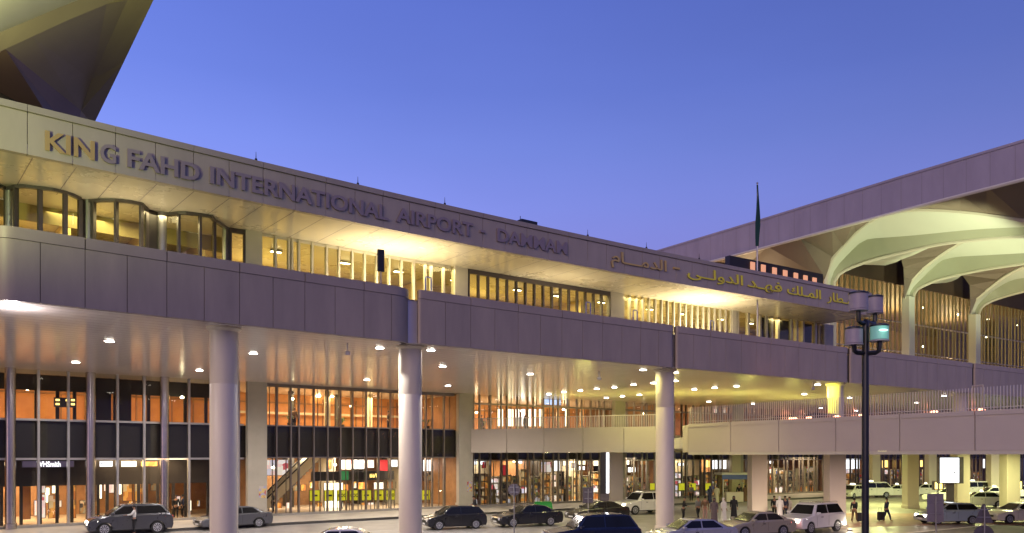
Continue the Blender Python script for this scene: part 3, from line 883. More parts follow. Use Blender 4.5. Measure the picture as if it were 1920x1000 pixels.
# flagpole
s = s_at(1420, 1.1)
b = W(s, 1.1, ZF)
t = thing('flagpole', 'tall thin flagpole with a limp furled green flag rising behind the gallery parapet', 'flagpole', b)
top = H + (HZ - 345) * b.y / F - ZF
mb = MB(); mb.tube([(0, 0, 0), (0, 0, top)], [.075, .04], 10); mb.lathe((0, 0, top), [(.02, -.02), (.07, .02), (.07, .08), (.01, .13)], 10)
o = bpy.data.objects.new('pole', mb.mesh('pole', M['steel'], smooth=True)); o.parent = t; col.objects.link(o)
f0 = H + (HZ - 347) * b.y / F - ZF; f1 = H + (HZ - 462) * b.y / F - ZF
mb = MB(); rings = 14; ns_ = 14; vs = []
for i in range(rings + 1):
    q = i / rings; z = f0 + (f1 - f0) * q; w = .05 + .12 * min(1, q / .62) ** 1.6 * (1 if q < .68 else 1 - (q - .68) * 1.9)
    for k in range(ns_):
        an = 2 * math.pi * k / ns_; rr = w * (1 + .3 * math.sin(3 * an + q * 3)); vs.append((.0 + rr * math.cos(an) + .03 * math.sin(q * 5), .55 * rr * math.sin(an) - .02, z))
fs = [(i * ns_ + k, i * ns_ + (k + 1) % ns_, (i + 1) * ns_ + (k + 1) % ns_, (i + 1) * ns_ + k) for i in range(rings) for k in range(ns_)]
fs += [tuple(range(ns_ - 1, -1, -1)), tuple(rings * ns_ + k for k in range(ns_))]
mb.add(vs, fs); o = bpy.data.objects.new('flag', mb.mesh('flag', M['flag_green'], smooth=True)); o.parent = t; col.objects.link(o)
for i, (u, v0) in enumerate(((803, 520), (1103, 567), (1191, 582), (1335, 602))):
    s = s_at(u, .9); _, z = at(u, v0, .9)
    t = thing('barrier_hoop', 'small dark metal hoop rising behind the gallery parapet, ' + ['above the second round column', 'right of the word DAMMAM', 'left of the brightest soffit patch', 'under the brightest soffit patch'][i], 'hoop', W(s, .9, ZF), theta(s), 'metal hoops behind the gallery parapet')
    h_ = z - ZF
    mb = MB(); mb.tube([(-.17, 0, 0), (-.17, 0, h_ - .06), (-.12, 0, h_), (.12, 0, h_), (.17, 0, h_ - .06), (.17, 0, 0)], .035, 6); o = bpy.data.objects.new('tube', mb.mesh('tube', M['mullion_blue'])); o.parent = t; col.objects.link(o)
# soffit uplights in the gallery
for s, e, lab in ((17.6, 620, 'small uplight on the gallery deck under the glowing soffit right of INTERNATIONAL'), (41.5, 900, 'small uplight on the gallery deck under the brightest patch of soffit'), (5.0, 90, 'small uplight on the gallery deck in front of the bowed windows'), (29, 160, 'small uplight on the gallery deck before the dark framed windows')):
    t = thing('uplight', lab, 'lamp', W(s, 2.9, ZF), theta(s), group='uplights on the gallery deck')
    mb = MB(); mb.box(-.5, .5, -.12, .12, 0, .16); o = bpy.data.objects.new('housing', mb.mesh('housing', M['ring'])); o.parent = t; col.objects.link(o)
    mb = MB(); mb.box(-.46, .46, -.09, .09, .162, .17); o = bpy.data.objects.new('lens', mb.mesh('lens', M['downlight_warm'])); o.parent = t; col.objects.link(o)
    lamp('AREA', 'uplight_lamp', W(s, 2.9, ZF + .3), e, (1, .85, .56), target=W(s, 4.0, ZS), sx=4.2, sy=.5)
mb = MB(); mb.fbox(-30, 118, .45, DW, ZF - .02, ZF + .004, 3)
obj('deck_paving', mb, M['kerb'], T)

# ------------------------------------------------------------------ elevated road (viaduct)
VA, VD = Vector((13.2, 58.6, 0)), Vector((11.4, -17.2, 0))
def V(t): return VA + VD * t
def v_at(u):                       # station of the near parapet on a survey bearing
    k = (u - 960) / F
    return (k * VA.y - VA.x) / (VD.x - k * VD.y)
UN = VD.normalized(); NN = Vector((-UN.y, UN.x, 0))   # NN points right/back
VI = thing('elevated_road', 'long raised roadway with pale concrete parapet panels and metal fence on square piers', 'bridge', V(1))
ZV0, ZV1 = 5.06, 7.2
js = [v_at(u) for u in (1290, 1370, 1460, 1567, 1687, 1828)]
while js[-1] < 2.4: js.append(js[-1] + (js[-1] - js[-2]) * .98)
for a, b in zip(js, js[1:]):
    g = .0012
    mb = MB(); mb.path_wall([V(a + g), V(b - g)], .22, ZV0 + .02, ZV1 - .25)
    mb.path_wall([V(a + g) - NN * .04, V(b - g) - NN * .04], .34, ZV1 - .25, ZV1)
    obj('parapet_panel', mb, M['viaduct_panel'], VI)
mb = MB(); mb.path_wall([V(js[0]) + NN * .23, V(js[-1]) + NN * .23], .08, ZV0 + .03, ZV1 - .3); obj('parapet_backing', mb, M['panel_gap'], VI)
# rounded left end
mb = MB(); P = []
c0 = V(js[0]) + NN * 1.3
for k in range(9):
    an = R(90) * k / 8; P.append(c0 - UN * 1.3 * math.sin(an) - NN * 1.3 * math.cos(an))
P.append(P[-1] + NN * 6)
mb.path_wall(list(reversed(P)), .22, ZV0 + .02, ZV1 - .1)
obj('parapet_end', mb, M['viaduct_panel'], VI, smooth=True)
FA, FB = W(s_at(883, DG - .7), DG - .7, 0), Vector((12.4, 62.6, 0))
mb = MB(); nfar = 5
for k in range(nfar):
    a = FA + (FB - FA) * (k / nfar + .0012); b = FA + (FB - FA) * ((k + 1) / nfar - .0012)
    mb.path_wall([a, b], .25, ZV0 + .02, ZV1 - .15)
far = obj('far_parapet', mb, M['viaduct_panel'], VI)
mb = MB(); mb.path_wall([FA, FB], .35, ZV1 - .145, ZV1 - .02); obj('coping', mb, M['viaduct_panel'], far)
deck = [V(js[0]) - UN * 1.2 + NN * .35, V(js[-1]) + NN * .35, V(js[-1]) + NN * 34, V(js[0]) + NN * 34 - UN * 6, W(s_at(1560, DG - 1), DG - 1, 0), FA + Vector((.5, .3, 0)), FB + Vector((.1, .4, 0))]
mb = MB(); mb.poly_z(deck, 5.35, 6.2); obj('deck', mb, M['viaduct_soffit'], VI)
mb = MB(); mb.path_wall([V(js[0]) + NN * .02, V(js[-1]) + NN * .02], .3, ZV0 - .18, ZV0 + .015); obj('edge_beam', mb, M['roof_edge_trim'], VI)
# fence on the parapet
mb = MB(); L_ = (VD * (js[-1] - js[0])).length
nb = int(L_ / .16)
for i in range(nb):
    p = V(js[0] + (js[-1] - js[0]) * i / nb) + NN * .12
    mb.obox(p, UN, .042, .042, ZV1 - .01, ZV1 + 1.22)
for z in (ZV1 + .12,): mb.path_wall([V(js[0]) + NN * .1, V(js[-1]) + NN * .1], .04, z, z + .04)
obj('fence', mb, M['fence_metal'], VI)
mb = MB(); nb = 120
for i in range(nb):
    p = FA + (FB - FA) * i / nb + Vector((0, .12, 0)); mb.obox(p, FB - FA, .035, .035, ZV1 - .03, ZV1 + .95)
mb.path_wall([FA + Vector((0, .1, 0)), FB + Vector((0, .1, 0))], .05, ZV1 + .9, ZV1 + .96)
obj('fence', mb, M['fence_metal'], VI)
mb = MB(); t0, t1 = v_at(1818), v_at(1838)
for t_ in (t0, t1): mb.tube([V(t_) + NN * .3 + Vector((0, 0, ZV1)), V(t_) + NN * .3 + Vector((0, 0, ZV1 + 1.35))], .03, 6)
mb.tube([V(t0) + NN * .3 + Vector((0, 0, ZV1 + 1.35)), V(t1) + NN * .3 + Vector((0, 0, ZV1 + 1.35))], .03, 6)
obj('gate_frame', mb, M['mullion_pale'], VI)
# piers under it
PIERS = [((1420, 24.6), 1.18), ((1565, 28.2), 1.08), ((1378, 17), 1.0), ((1707, 20.5), 1.05), ((1800, 22), 1.1), ((1893, 22.2), 1.1), ((1155, 21.0), 1.1), ((1566, 17.0), 1.05), ((1640, 15.0), 1.0), ((1862, 16.0), 1.05), ((1745, 15.2), 1.0)]
for (u, sc_), w in PIERS:
    Y = F / sc_; c = Vector(((u - 960) / F * Y, Y, 0))
    mb = MB(); mb.obox(c, (1, .0), w, w, 0, 5.34); mb.obox(c, (1, 0), w + .12, w + .12, 0, .3)
    obj('pier', mb, M['column_paint'], VI, bevel=.03)
# warm red marker lamps on the parapet
for i, u in enumerate((1474, 1481, 1508, 1560, 1606, 1743, 1831)):
    p = V(v_at(u)) + NN * .5
    where = ['first of a close pair', 'second of a close pair', 'just right of a close pair', 'below the yellow column', 'left of the black lamp post', 'bright, midway along the far right fence', 'beside the pale gate frame'][i]
    t = thing('marker_lamp', 'small red-orange lamp on the raised road parapet, ' + where, 'lamp', p + Vector((0, 0, ZV1 - .05)), 0, group='red lamps along the raised road')
    mb = MB(); mb.lathe((0, 0, 0), [(.06, -.3), (.06, .0)], 8); o = bpy.data.objects.new('post', mb.mesh('post', M['black_metal'])); o.parent = t; col.objects.link(o)
    mb = MB(); mb.lathe((0, 0, 0), [(.05, .0), (.17, .03), (.19, .11), (.13, .17)], 12); o = bpy.data.objects.new('globe', mb.mesh('globe', M['red_marker'], smooth=True)); o.parent = t; col.objects.link(o)
    lamp('POINT', 'marker_lamp_light', p + Vector((0, 0, ZV1 + .45)), 5, (1, .3, .15), size=.1)
for (u, sc_, lab) in ((1436, 25.2, 'right of the first wide pier'), (1582, 28.8, 'right of the second wide pier')):
    Y_ = F / sc_; X_ = (u - 960) / F * Y_
    t = thing('ground_light', 'small light set in the ground ' + lab + ', washing its foot', 'lamp', (X_, Y_ - .9, .012), group='ground lights at the wide piers')
    mb = MB(); mb.lathe((0, 0, 0), [(.16, 0), (.16, .08), (.13, .1)], 12); o = bpy.data.objects.new('housing', mb.mesh('housing', M['ring'])); o.parent = t; col.objects.link(o)
    lamp('POINT', 'ground_lamp', (X_, Y_ - .9, .45), 45, (1, .86, .66), size=.1)
# fluorescent fittings under the viaduct
UNDER = [((28, 66), (1, .95, .42), 900), ((36, 76), (.92, 1, .35), 1500), ((46, 78), (.92, 1, .35), 1500), ((40, 62), (.95, 1, .45), 700), ((55, 84), (.95, 1, .45), 1200), ((20, 72), (1, .92, .7), 200), ((22, 54), (1, .8, .68), 260), ((27, 46), (1, .7, .55), 260)]
for i, ((X, Y), c, e) in enumerate(UNDER):
    t = thing('tube_light', 'strip light under the raised road deck, ' + ['above the ground behind the first wide pier', 'above the taxi row behind the lamp post', 'above the middle of the taxi row', 'between the big advert and the lamp post', 'far right above the last taxis', 'behind the first wide pier near the glass', 'just behind the parapet by the second wide pier', 'just behind the parapet above the pale blue car'][i], 'lamp', (X, Y, 5.3), .6, group='strip lights under the raised road')
    mb = MB(); mb.box(-.7, .7, -.1, .1, -.02, .048); o = bpy.data.objects.new('housing', mb.mesh('housing', M['ring'])); o.parent = t; col.objects.link(o)
    mb = MB(); mb.box(-.66, .66, -.06, .06, -.06, -.022); o = bpy.data.objects.new('tube', mb.mesh('tube', glow('tube_glow', c, 5) if i == 0 else bpy.data.materials['tube_glow'])); o.parent = t; col.objects.link(o)
    lamp('AREA', 'tube_lamp', (X, Y, 5.18), e, c, target=(X, Y + .01, 0), sx=1.6, sy=.5)

for i, (s_, d_, e_) in enumerate(((44.5, 20.5, 150), (50, 15, 260), (55.5, 11, 240), (63, 12, 220), (72, 14, 170))):
    t = thing('deck_light', 'strip light on the raised road deck, ' + ['behind the far parapet', 'left of the third pilaster line', 'behind the yellow lit column', 'right of the yellow lit column', 'far right'][i], 'lamp', W(s_, d_, 6.22), theta(s_), group='strip lights on the raised road deck')
    mb = MB(); mb.box(-1, 1, -.1, .1, 0, .12); o = bpy.data.objects.new('housing', mb.mesh('housing', M['ring'])); o.parent = t; col.objects.link(o)
    mb = MB(); mb.box(-.95, .95, -.07, .07, .122, .15); o = bpy.data.objects.new('tube', mb.mesh('tube', M['downlight_warm'])); o.parent = t; col.objects.link(o)
    lamp('AREA', 'deck_lamp', W(s_, d_, 6.45), e_, (1, .93, .16), target=W(s_, d_ + .01, 12), sx=2, sy=.4)

# ------------------------------------------------------------------ the great hall at the right: vaulted concrete roof on arched columns
HA = thing('vaulted_hall', 'great hall with concrete vaulted roof, curved ribs and glass wall beyond the long terminal wing', 'building', W(92, 18, ZF))
SE_ = 70.0
def edge(u, v, s=SE_): return on_s(u, v, s)
et = [edge(u, v) for u, v in ((1150, 494), (1240, 468), (1440, 408), (1690, 331), (1815, 294), (1920, 263), (2060, 221))]
eb = [Vector((p.x, p.y, p.z - 3.22)) for p in et]
mb = MB(); mb.grid(eb, et); mb.grid([q + fdir(70) * .5 for q in eb], [q + fdir(70) * .5 for q in et]); mb.grid(et, [q + fdir(70) * 40 for q in et])
obj('roof_edge', mb, M['roof_edge'], HA)
mb = MB(); mb.grid([q - fdir(70) * .06 + Vector((0, 0, -.16)) for q in et], [q - fdir(70) * .06 + Vector((0, 0, .06)) for q in et]); mb.grid([q - fdir(70) * .06 + Vector((0, 0, .06)) for q in et], [q + fdir(70) * .1 + Vector((0, 0, .06)) for q in et])
obj('roof_coping', mb, M['roof_edge'], HA)
mb = MB()
for i in range(30):
    q = i / 29; p = et[0] + (et[-1] - et[0]) * q; w = UNV = (et[-1] - et[0]).normalized()
    mb.add([p - fdir(70) * .012 + Vector((0, 0, -.2)), p - fdir(70) * .012 + w * .06 + Vector((0, 0, -.2)), p - fdir(70) * .012 + w * .06 + Vector((0, 0, -3.15)), p - fdir(70) * .012 + Vector((0, 0, -3.15))], [(0, 1, 2, 3)])
obj('edge_joint', mb, M['edge_seam'], HA)
mb = MB(); mb.tube([q + Vector((0, 0, .0)) - fdir(70) * .02 for q in eb], .16, 6); obj('edge_trim', mb, M['roof_edge_trim'], HA)
def resamp(pts, n):
    L = [0]
    for a, b in zip(pts, pts[1:]): L.append(L[-1] + math.hypot(b[0] - a[0], b[1] - a[1]))
    out = []
    for i in range(n):
        t = L[-1] * i / (n - 1); k = 0
        while k < len(L) - 2 and L[k + 1] < t: k += 1
        f = (t - L[k]) / max(1e-9, L[k + 1] - L[k]); a, b = pts[k], pts[k + 1]
        out.append((a[0] + (b[0] - a[0]) * f, a[1] + (b[1] - a[1]) * f))
    return out
def smoothp(pts, it=2):
    for _ in range(it):
        q = [pts[0]]
        for a, b in zip(pts, pts[1:]):
            q += [(a[0] * .75 + b[0] * .25, a[1] * .75 + b[1] * .25), (a[0] * .25 + b[0] * .75, a[1] * .25 + b[1] * .75)]
        q.append(pts[-1]); pts = q
    return pts
def curve(pts, s, n=28): return [on_s(u, v, s) for u, v in resamp(smoothp(pts), n)]
RIBS = [(76.4, dict(O=[(1548, 545), (1549, 520), (1553, 500), (1562, 482), (1580, 462), (1605, 435), (1640, 407), (1690, 394), (1740, 392), (1800, 396), (1850, 401), (1920, 412), (2000, 432)],
              M=[(1562, 535), (1566, 505), (1585, 477), (1613, 449), (1640, 447), (1700, 443), (1760, 437), (1808, 432), (1870, 428), (1950, 425)],
              L=[(1563, 545), (1564, 527), (1570, 517), (1587, 505), (1635, 488), (1658, 482), (1700, 472), (1750, 460), (1800, 453), (1870, 446), (1960, 442)])),
        (91.7, dict(O=[(1695, 560), (1697, 545), (1710, 525), (1731, 503), (1762, 480), (1795, 458), (1825, 442), (1860, 431), (1920, 422), (2000, 418)],
              M=[(1704, 560), (1712, 538), (1735, 512), (1769, 483), (1848, 479), (1920, 475), (2000, 470)],
              L=[(1712, 562), (1714, 550), (1722, 541), (1739, 533), (1762, 524), (1800, 515), (1860, 503), (1920, 495), (2000, 485)])),
        (107.0, dict(O=[(1818, 590), (1822, 573), (1832, 560), (1850, 545), (1875, 525), (1900, 509), (1925, 498), (1980, 482)],
              M=[(1826, 590), (1838, 565), (1862, 545), (1895, 525), (1930, 520), (1990, 515)],
              L=[(1834, 595), (1838, 580), (1845, 572), (1870, 560), (1925, 545), (1990, 533)])),
        (122.3, dict(O=[(1925, 610), (1932, 590), (1955, 570), (2000, 545)], M=[(1933, 612), (1945, 590), (1970, 575), (2010, 560)], L=[(1940, 615), (1944, 600), (1970, 590), (2020, 575)]))]
for s0, D in RIBS:
    O = curve(D['O'], s0 - .6); Mm = curve(D['M'], s0 + 2.4); Lf = curve(D['L'], s0 + 3.4); Lc = curve(D['L'], s0 + .6)
    Lc = [a.lerp(b, min(1, i / 9)) for i, (a, b) in enumerate(zip(Lc, Lf))]
    n = len(O)
    Mm = [a.lerp(b, min(1, i / 8)) for i, (a, b) in enumerate(zip([o.lerp(l, .5) for o, l in zip(O, Lc)], Mm))]
    mb = MB(); mb.grid(O, Mm); obj('vault_panel', mb, M['vault_pale'], HA, smooth=True, angle=60)
    mb = MB(); mb.grid(Mm, Lc); obj('rib_web', mb, M['vault_green_lit'], HA, smooth=True, angle=60)
    mb = MB(); mb.tube(O, .24, 6); obj('rib_edge', mb, M['roof_edge_trim'], HA, smooth=True)
    mb = MB(); mb.tube(Lc, .17, 6); obj('rib_edge', mb, M['roof_edge_trim'], HA, smooth=True)
    zt = min(O[0].z, Lc[0].z) + .3
    c = W(s0, 17.6, 0)
    mb = MB(); mb.obox(c, fdir(s0), 1.2, 1.0, ZF - .1, zt); obj('arch_column', mb, M['vault_pale'], HA, bevel=.06)
# dark sheet of the overhang left of the first arch, and the brown soffit right of it
A = [eb_ for eb_ in [Vector(edge(u, 461 + (u - 1440) * -.277)) for u in (1635, 1600, 1560, 1500, 1440, 1340, 1220)]]
for a in A: a.z = eb[2].z
s0 = 75.8
B = [on_s(1640, 407, s0), on_s(1605, 435, s0), on_s(1580, 462, s0), on_s(1562, 482, s0), on_s(1549, 525, s0), on_s(1400, 497, 74), on_s(1220, 470, 73)]
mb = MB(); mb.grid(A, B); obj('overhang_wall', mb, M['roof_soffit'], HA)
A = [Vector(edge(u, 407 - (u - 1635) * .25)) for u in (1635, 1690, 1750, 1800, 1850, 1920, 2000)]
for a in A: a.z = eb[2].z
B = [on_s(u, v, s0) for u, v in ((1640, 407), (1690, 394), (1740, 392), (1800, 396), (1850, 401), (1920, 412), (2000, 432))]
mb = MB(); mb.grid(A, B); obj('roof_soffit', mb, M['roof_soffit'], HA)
# left flanks of the second, third ribs, shade put into their brown colour
for (sb, Bp, Op) in ((87.5, [(1695, 560), (1695, 520), (1694, 502), (1690, 487), (1740, 466), (1800, 452), (1860, 425)], [(1696, 560), (1710, 525), (1731, 503), (1762, 480), (1785, 465), (1805, 453), (1860, 430)]),
                     (103, [(1819, 590), (1819, 560), (1818, 535), (1804, 516), (1860, 502), (1925, 492), (1990, 480)], [(1819, 590), (1832, 560), (1850, 545), (1875, 525), (1895, 512), (1925, 497), (1990, 482)])):
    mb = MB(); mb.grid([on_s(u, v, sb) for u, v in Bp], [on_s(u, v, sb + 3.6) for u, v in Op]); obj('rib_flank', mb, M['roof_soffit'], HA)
for (s0a, Lp, sb, Bp) in ((79.8, [(1610, 496), (1635, 488), (1658, 482), (1700, 472), (1750, 460), (1800, 453), (1860, 447)], 87.5, [(1660, 498), (1680, 492), (1690, 487), (1712, 479), (1740, 466), (1800, 452), (1860, 425)]), (95.1, [(1740, 533), (1762, 524), (1785, 519), (1800, 515), (1860, 503), (1925, 495), (1990, 487)], 103, [(1780, 530), (1795, 523), (1804, 516), (1830, 510), (1860, 502), (1925, 492), (1990, 480)])):
    mb = MB(); mb.grid([on_s(u, v, s0a) for u, v in Lp], [on_s(u, v, sb) for u, v in Bp]); obj('arch_soffit', mb, M['vault_pale'], HA)
# roof plate, floor, walls, glass
def slab(s0, s1, d0, d1, z0, z1): m_ = MB(); m_.fbox(s0, s1, d0, d1, z0, z1, 5); return m_
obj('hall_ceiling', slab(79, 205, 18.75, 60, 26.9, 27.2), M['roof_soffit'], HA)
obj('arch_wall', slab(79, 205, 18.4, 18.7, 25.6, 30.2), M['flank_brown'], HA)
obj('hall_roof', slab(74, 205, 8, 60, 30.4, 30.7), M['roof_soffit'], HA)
obj('hall_floor', slab(57.7, 205, .5, 48, ZF + .01, ZF + .05), M['interior_floor'], HA)
obj('hall_back_wall', slab(57.7, 205, 44, 44.4, ZF, 28), M['hall_interior'], HA)
obj('hall_end_wall', slab(205, 205.4, 19, 48, ZF, 28), M['hall_interior'], HA)
obj('gallery_slab', slab(62, 205, 33, 44, 17.6, 18.0), M['hall_interior'], HA)
HG = 20.4
gl = obj('glass_wall', slab(75.9, 205, HG, HG + .02, ZF + .06, 26.8), M['hall_glass'], HA)
g2 = obj('low_glass_wall', slab(57.7, 75.8, HG, HG + .02, ZF + .06, 17.2), M['hall_glass'], HA)
mb = MB(); s = 57.8; i = 0
while s < 160:
    mb.fbox(s - .05, s + .05, HG - .12, HG + .1, ZF + .05, 26.8 if s > 75.8 else 17.2, 30); s += 1.02 if i % 4 else .72; i += 1
obj('mullion', mb, M['mullion_olive'], gl)
mb = MB()
for z in (13.75, 17.9, 21.6): mb.fbox(57.7 if z < 15 else 76, 205, HG - .1, HG + .1, z - .07, z + .07, 5)
obj('transom', mb, M['mullion_pale'], gl)
# clerestory strip behind the roof edge of the long wing
CL = thing('roof_clerestory', 'low row of small glowing orange windows on the wing roof behind the Arabic letters', 'windows', W(52, 8, ZR - .1), 0)
zc_ = at(1460, 500, 8)[1]
mb = MB(); mb.fbox(s_at(1370, 8), s_at(1545, 8), 8.1, 8.6, ZR - .1, zc_ + .15, 3); obj('wall', mb, M['dark_frame'], CL)
for i, u in enumerate((1412, 1432, 1453, 1473, 1493, 1511, 1528)):
    s = s_at(u, 8)
    mb = MB(); mb.fbox(s - .26, s + .26, 8.0, 8.08, ZR, zc_ - .05 - i * .05); obj('window', mb, M['clerestory_lit'], CL)
for (s, d, z, e, c) in ((80, 32, 24, 1900, (1, .72, .40)), (96, 32, 24, 1900, (1, .72, .38)), (112, 32, 24, 3000, (1, .72, .42)), (128, 32, 24, 3000, (1, .72, .42)), (66, 30, 15.5, 1400, (1, .62, .35)), (88, 28, 15.0, 1600, (1, .66, .36)), (104, 28, 15.0, 1600, (1, .65, .4)), (120, 28, 15.0, 1600, (1, .65, .4))):
    lamp('POINT', 'hall_lamp', W(s, d, z), e, c, size=.6, parent=HA)
for i, (u, v) in enumerate(((1732, 577), (1853, 599), (1909, 610), (1797, 590), (1849, 632), (1731, 650))):
    s, z = at(u, v, 26.0)
    lab = ['small bright white lamp hanging high behind the glass right of the first arch column', 'small bright lamp hanging behind the glass right of the second arch column', 'small warm lamp behind the hall glass near the right edge', 'faint lamp behind the hall glass between the two arch columns', 'low lamp behind the hall glass right of the second arch column', 'low lamp behind the hall glass right of the first arch column'][i]
    t = thing('pendant_lamp', lab, 'lamp', W(s, 26.0, z), 0, group='lamps inside the vaulted hall')
    mb = MB(); mb.lathe((0, 0, 0), [(.05, -.12), (.16, -.05), (.16, .06), (.05, .12)], 10); o = bpy.data.objects.new('globe', mb.mesh('globe', M['downlight'])); o.parent = t; col.objects.link(o)
    mb = MB(); mb.tube([(0, 0, .12), (0, 0, 27.38 - z)], .012, 5); o = bpy.data.objects.new('cord', mb.mesh('cord', M['black_metal'])); o.parent = t; col.objects.link(o)
# vault floods standing on the hall terrace
for s, d, e, c, tgt, lab in ((71, -.4, 15000, (.93, 1, .66), (79, 9, 28), 'floodlight on the hall terrace washing the first vault'), (85, -.4, 15000, (.93, 1, .66), (94, 9, 28), 'floodlight on the hall terrace washing the second vault'), (100, -.4, 11000, (1, .93, .62), (110, 10, 28), 'floodlight on the hall terrace washing the third vault')):
    t = thing('floodlight', lab, 'lamp', W(s, d + 1.2, ZF + .06), theta(s), group='floodlights on the hall terrace')
    mb = MB(); mb.box(-.4, .4, -.2, .2, 0, .25); o = bpy.data.objects.new('housing', mb.mesh('housing', M['ring'])); o.parent = t; col.objects.link(o)
    lamp('SPOT', 'flood_lamp', W(s, d + 1.2, ZF + .5), e, c, size=.5, target=W(*tgt), spot=75, blend=.6)

# ------------------------------------------------------------------ the nearer vaulted roof at the upper left
HL = thing('vaulted_hall', 'dark overhanging corner of a vaulted concrete roof above the left end of the wing', 'building', W(5, 20, ZF))
LB = 9.0
Ou = [on_s(u, v, LB) for u, v in ((150, 284), (175, 235), (232, 117), (288, 0), (345, -118), (400, -233))]
In = [on_s(u, v, LB - 1.3) for u, v in ((143, 262), (152, 208), (172, 150), (239, 0), (291, -118), (345, -236))]
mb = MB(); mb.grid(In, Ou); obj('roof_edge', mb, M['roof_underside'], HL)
mb = MB(); mb.grid(Ou, [q + Vector((0, 0, 2.6)) for q in Ou]); mb.grid([q + Vector((0, 0, 2.6)) for q in Ou], [q - fdir(9) * 30 + Vector((0, 0, 2.6)) for q in Ou]); obj('roof_plate', mb, M['roof_underside'], HL)
riblo = [(-90, 142), (-50, 122), (-20, 108), (10, 92), (60, 69), (130, 37), (200, 8), (224, -2), (262, -20), (345, -60)]
ribup = [(-90, 102), (-50, 84), (-20, 71), (10, 57), (60, 36), (105, 17), (170, -9), (195, -20), (240, -40), (345, -95)]
rl_ = [at(u, v, 16) for u, v in riblo]; rl_ = [W(a, 16, b) for a, b in rl_]
ru_ = [at(u, v, 15.2) for u, v in ribup]; ru_ = [W(a, 15.2, b) for a, b in ru_]
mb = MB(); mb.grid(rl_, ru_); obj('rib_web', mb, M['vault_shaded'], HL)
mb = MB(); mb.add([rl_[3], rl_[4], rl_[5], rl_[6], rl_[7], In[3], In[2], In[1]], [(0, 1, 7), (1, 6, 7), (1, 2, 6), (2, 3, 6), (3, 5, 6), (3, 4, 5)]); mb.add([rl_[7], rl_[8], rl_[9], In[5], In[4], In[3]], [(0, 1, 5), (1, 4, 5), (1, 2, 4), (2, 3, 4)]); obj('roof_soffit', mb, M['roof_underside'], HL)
def A_(u, v, d): a = at(u, v, d); return W(a[0], d, a[1])
q = [rl_[3], In[1], In[0], A_(96, 226, 24), A_(0, 173, 20), A_(-60, 142, 18), rl_[0]]
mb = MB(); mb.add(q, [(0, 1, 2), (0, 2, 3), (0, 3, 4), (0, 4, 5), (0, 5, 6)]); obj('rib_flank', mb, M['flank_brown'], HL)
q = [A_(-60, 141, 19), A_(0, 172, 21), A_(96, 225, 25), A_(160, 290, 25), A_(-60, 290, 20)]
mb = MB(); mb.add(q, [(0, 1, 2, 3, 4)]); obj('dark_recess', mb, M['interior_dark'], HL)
up = [A_(u, v, 6) for u, v in ((-160, 100), (-120, 60), (-90, 30), (-60, 0), (0, -60), (60, -110), (120, -160), (170, -200), (260, -260), (345, -300))]
mb = MB(); mb.grid(ru_, up); obj('vault_panel', mb, M['vault_green_lit'], HL, smooth=True)
lamp('SPOT', 'vault_flood', W(-3, 8, ZR + .5), 9500, (.93, 1, .45), size=.4, target=W(-2, 8, 32), spot=110, blend=.5)
lamp('SPOT', 'fascia_fill', W(-9, -7, 13.4), 9500, (.88, 1, .42), size=.4, target=W(-1.5, .4, 16.9), spot=70, blend=1)  # out-of-view lamp added to brighten the sign's left end
lamp('SPOT', 'soffit_fill', W(2, 2, ZR + .6), 7000, (1, .85, .5), size=.4, target=W(6, 18, 32), spot=110, blend=.8)  # unseen warm fill added to offset blue sky on the left roof
t = thing('floodlight', 'unseen floodlight on an added mast, washing the left end of the upper fascia', 'lamp', W(-9, -7, 13.3), theta(0), group='roof floodlights')
mb = MB(); mb.box(-.3, .3, -.2, .2, -.25, .0); mb.box(-.06, .06, -.06, .06, -13.3, -.25); o = bpy.data.objects.new('housing', mb.mesh('housing', M['ring'])); o.parent = t; col.objects.link(o)
t = thing('floodlight', 'floodlight on the terminal roof washing the near vault', 'lamp', W(-3, 9, ZR - .1), theta(0), group='roof floodlights')
mb = MB(); mb.box(-.4, .4, -.2, .2, .02, .3); o = bpy.data.objects.new('housing', mb.mesh('housing', M['ring'])); o.parent = t; col.objects.link(o)

# ------------------------------------------------------------------ signs, screens and displays inside the glass
def child(name, mb, m, parent, smooth=False, bevel=0):
    o = bpy.data.objects.new(name, mb.mesh(name, m, smooth=smooth)); o.parent = parent; col.objects.link(o)
    if bevel:
        md = o.modifiers.new('bevel', 'BEVEL'); md.width = bevel; md.segments = 2; md.limit_method = 'ANGLE'; md.angle_limit = R(40)
    return o
def panel(name, label, cat, u0, u1, y0, y1, d, m, frame='mullion_dark', group=None, th=.08, legs=False, edge=.035):
    """upright framed panel behind the glass, met at depth d"""
    um = (u0 + u1) / 2
    s0, zt = at(u0, y0, d); s1, _ = at(u1, y0, d); sm, zt = at(um, y0, d); _, zb = at(um, y1, d)
    b = W((s0 + s1) / 2, d, 0.18 if legs else zb); t = thing(name, label, cat, b, theta(s0), group)
    w = s1 - s0; z0 = zb - b.z; z1 = zt - b.z
    mb = MB(); mb.box(-w / 2, w / 2, .01, th, z0, z1); mb.box(-w / 2, w / 2, -.02, .0095, z0, z0 + edge); mb.box(-w / 2, w / 2, -.02, .0095, z1 - edge, z1)
    mb.box(-w / 2, -w / 2 + edge, -.02, .0095, z0 + edge, z1 - edge); mb.box(w / 2 - edge, w / 2, -.02, .0095, z0 + edge, z1 - edge)
    if legs:
        for x in (-w / 2 + .05, w / 2 - .05): mb.box(x - .025, x + .025, .02, .07, 0, z0)
    child('frame', mb, M[frame], t)
    mb = MB(); mb.box(-w / 2 + edge, w / 2 - edge, -.008, .006, z0 + edge, z1 - edge)
    child('face', mb, M[m] if isinstance(m, str) else m, t)
    t['w'] = w; t['z0'] = z0; t['z1'] = z1
    return t
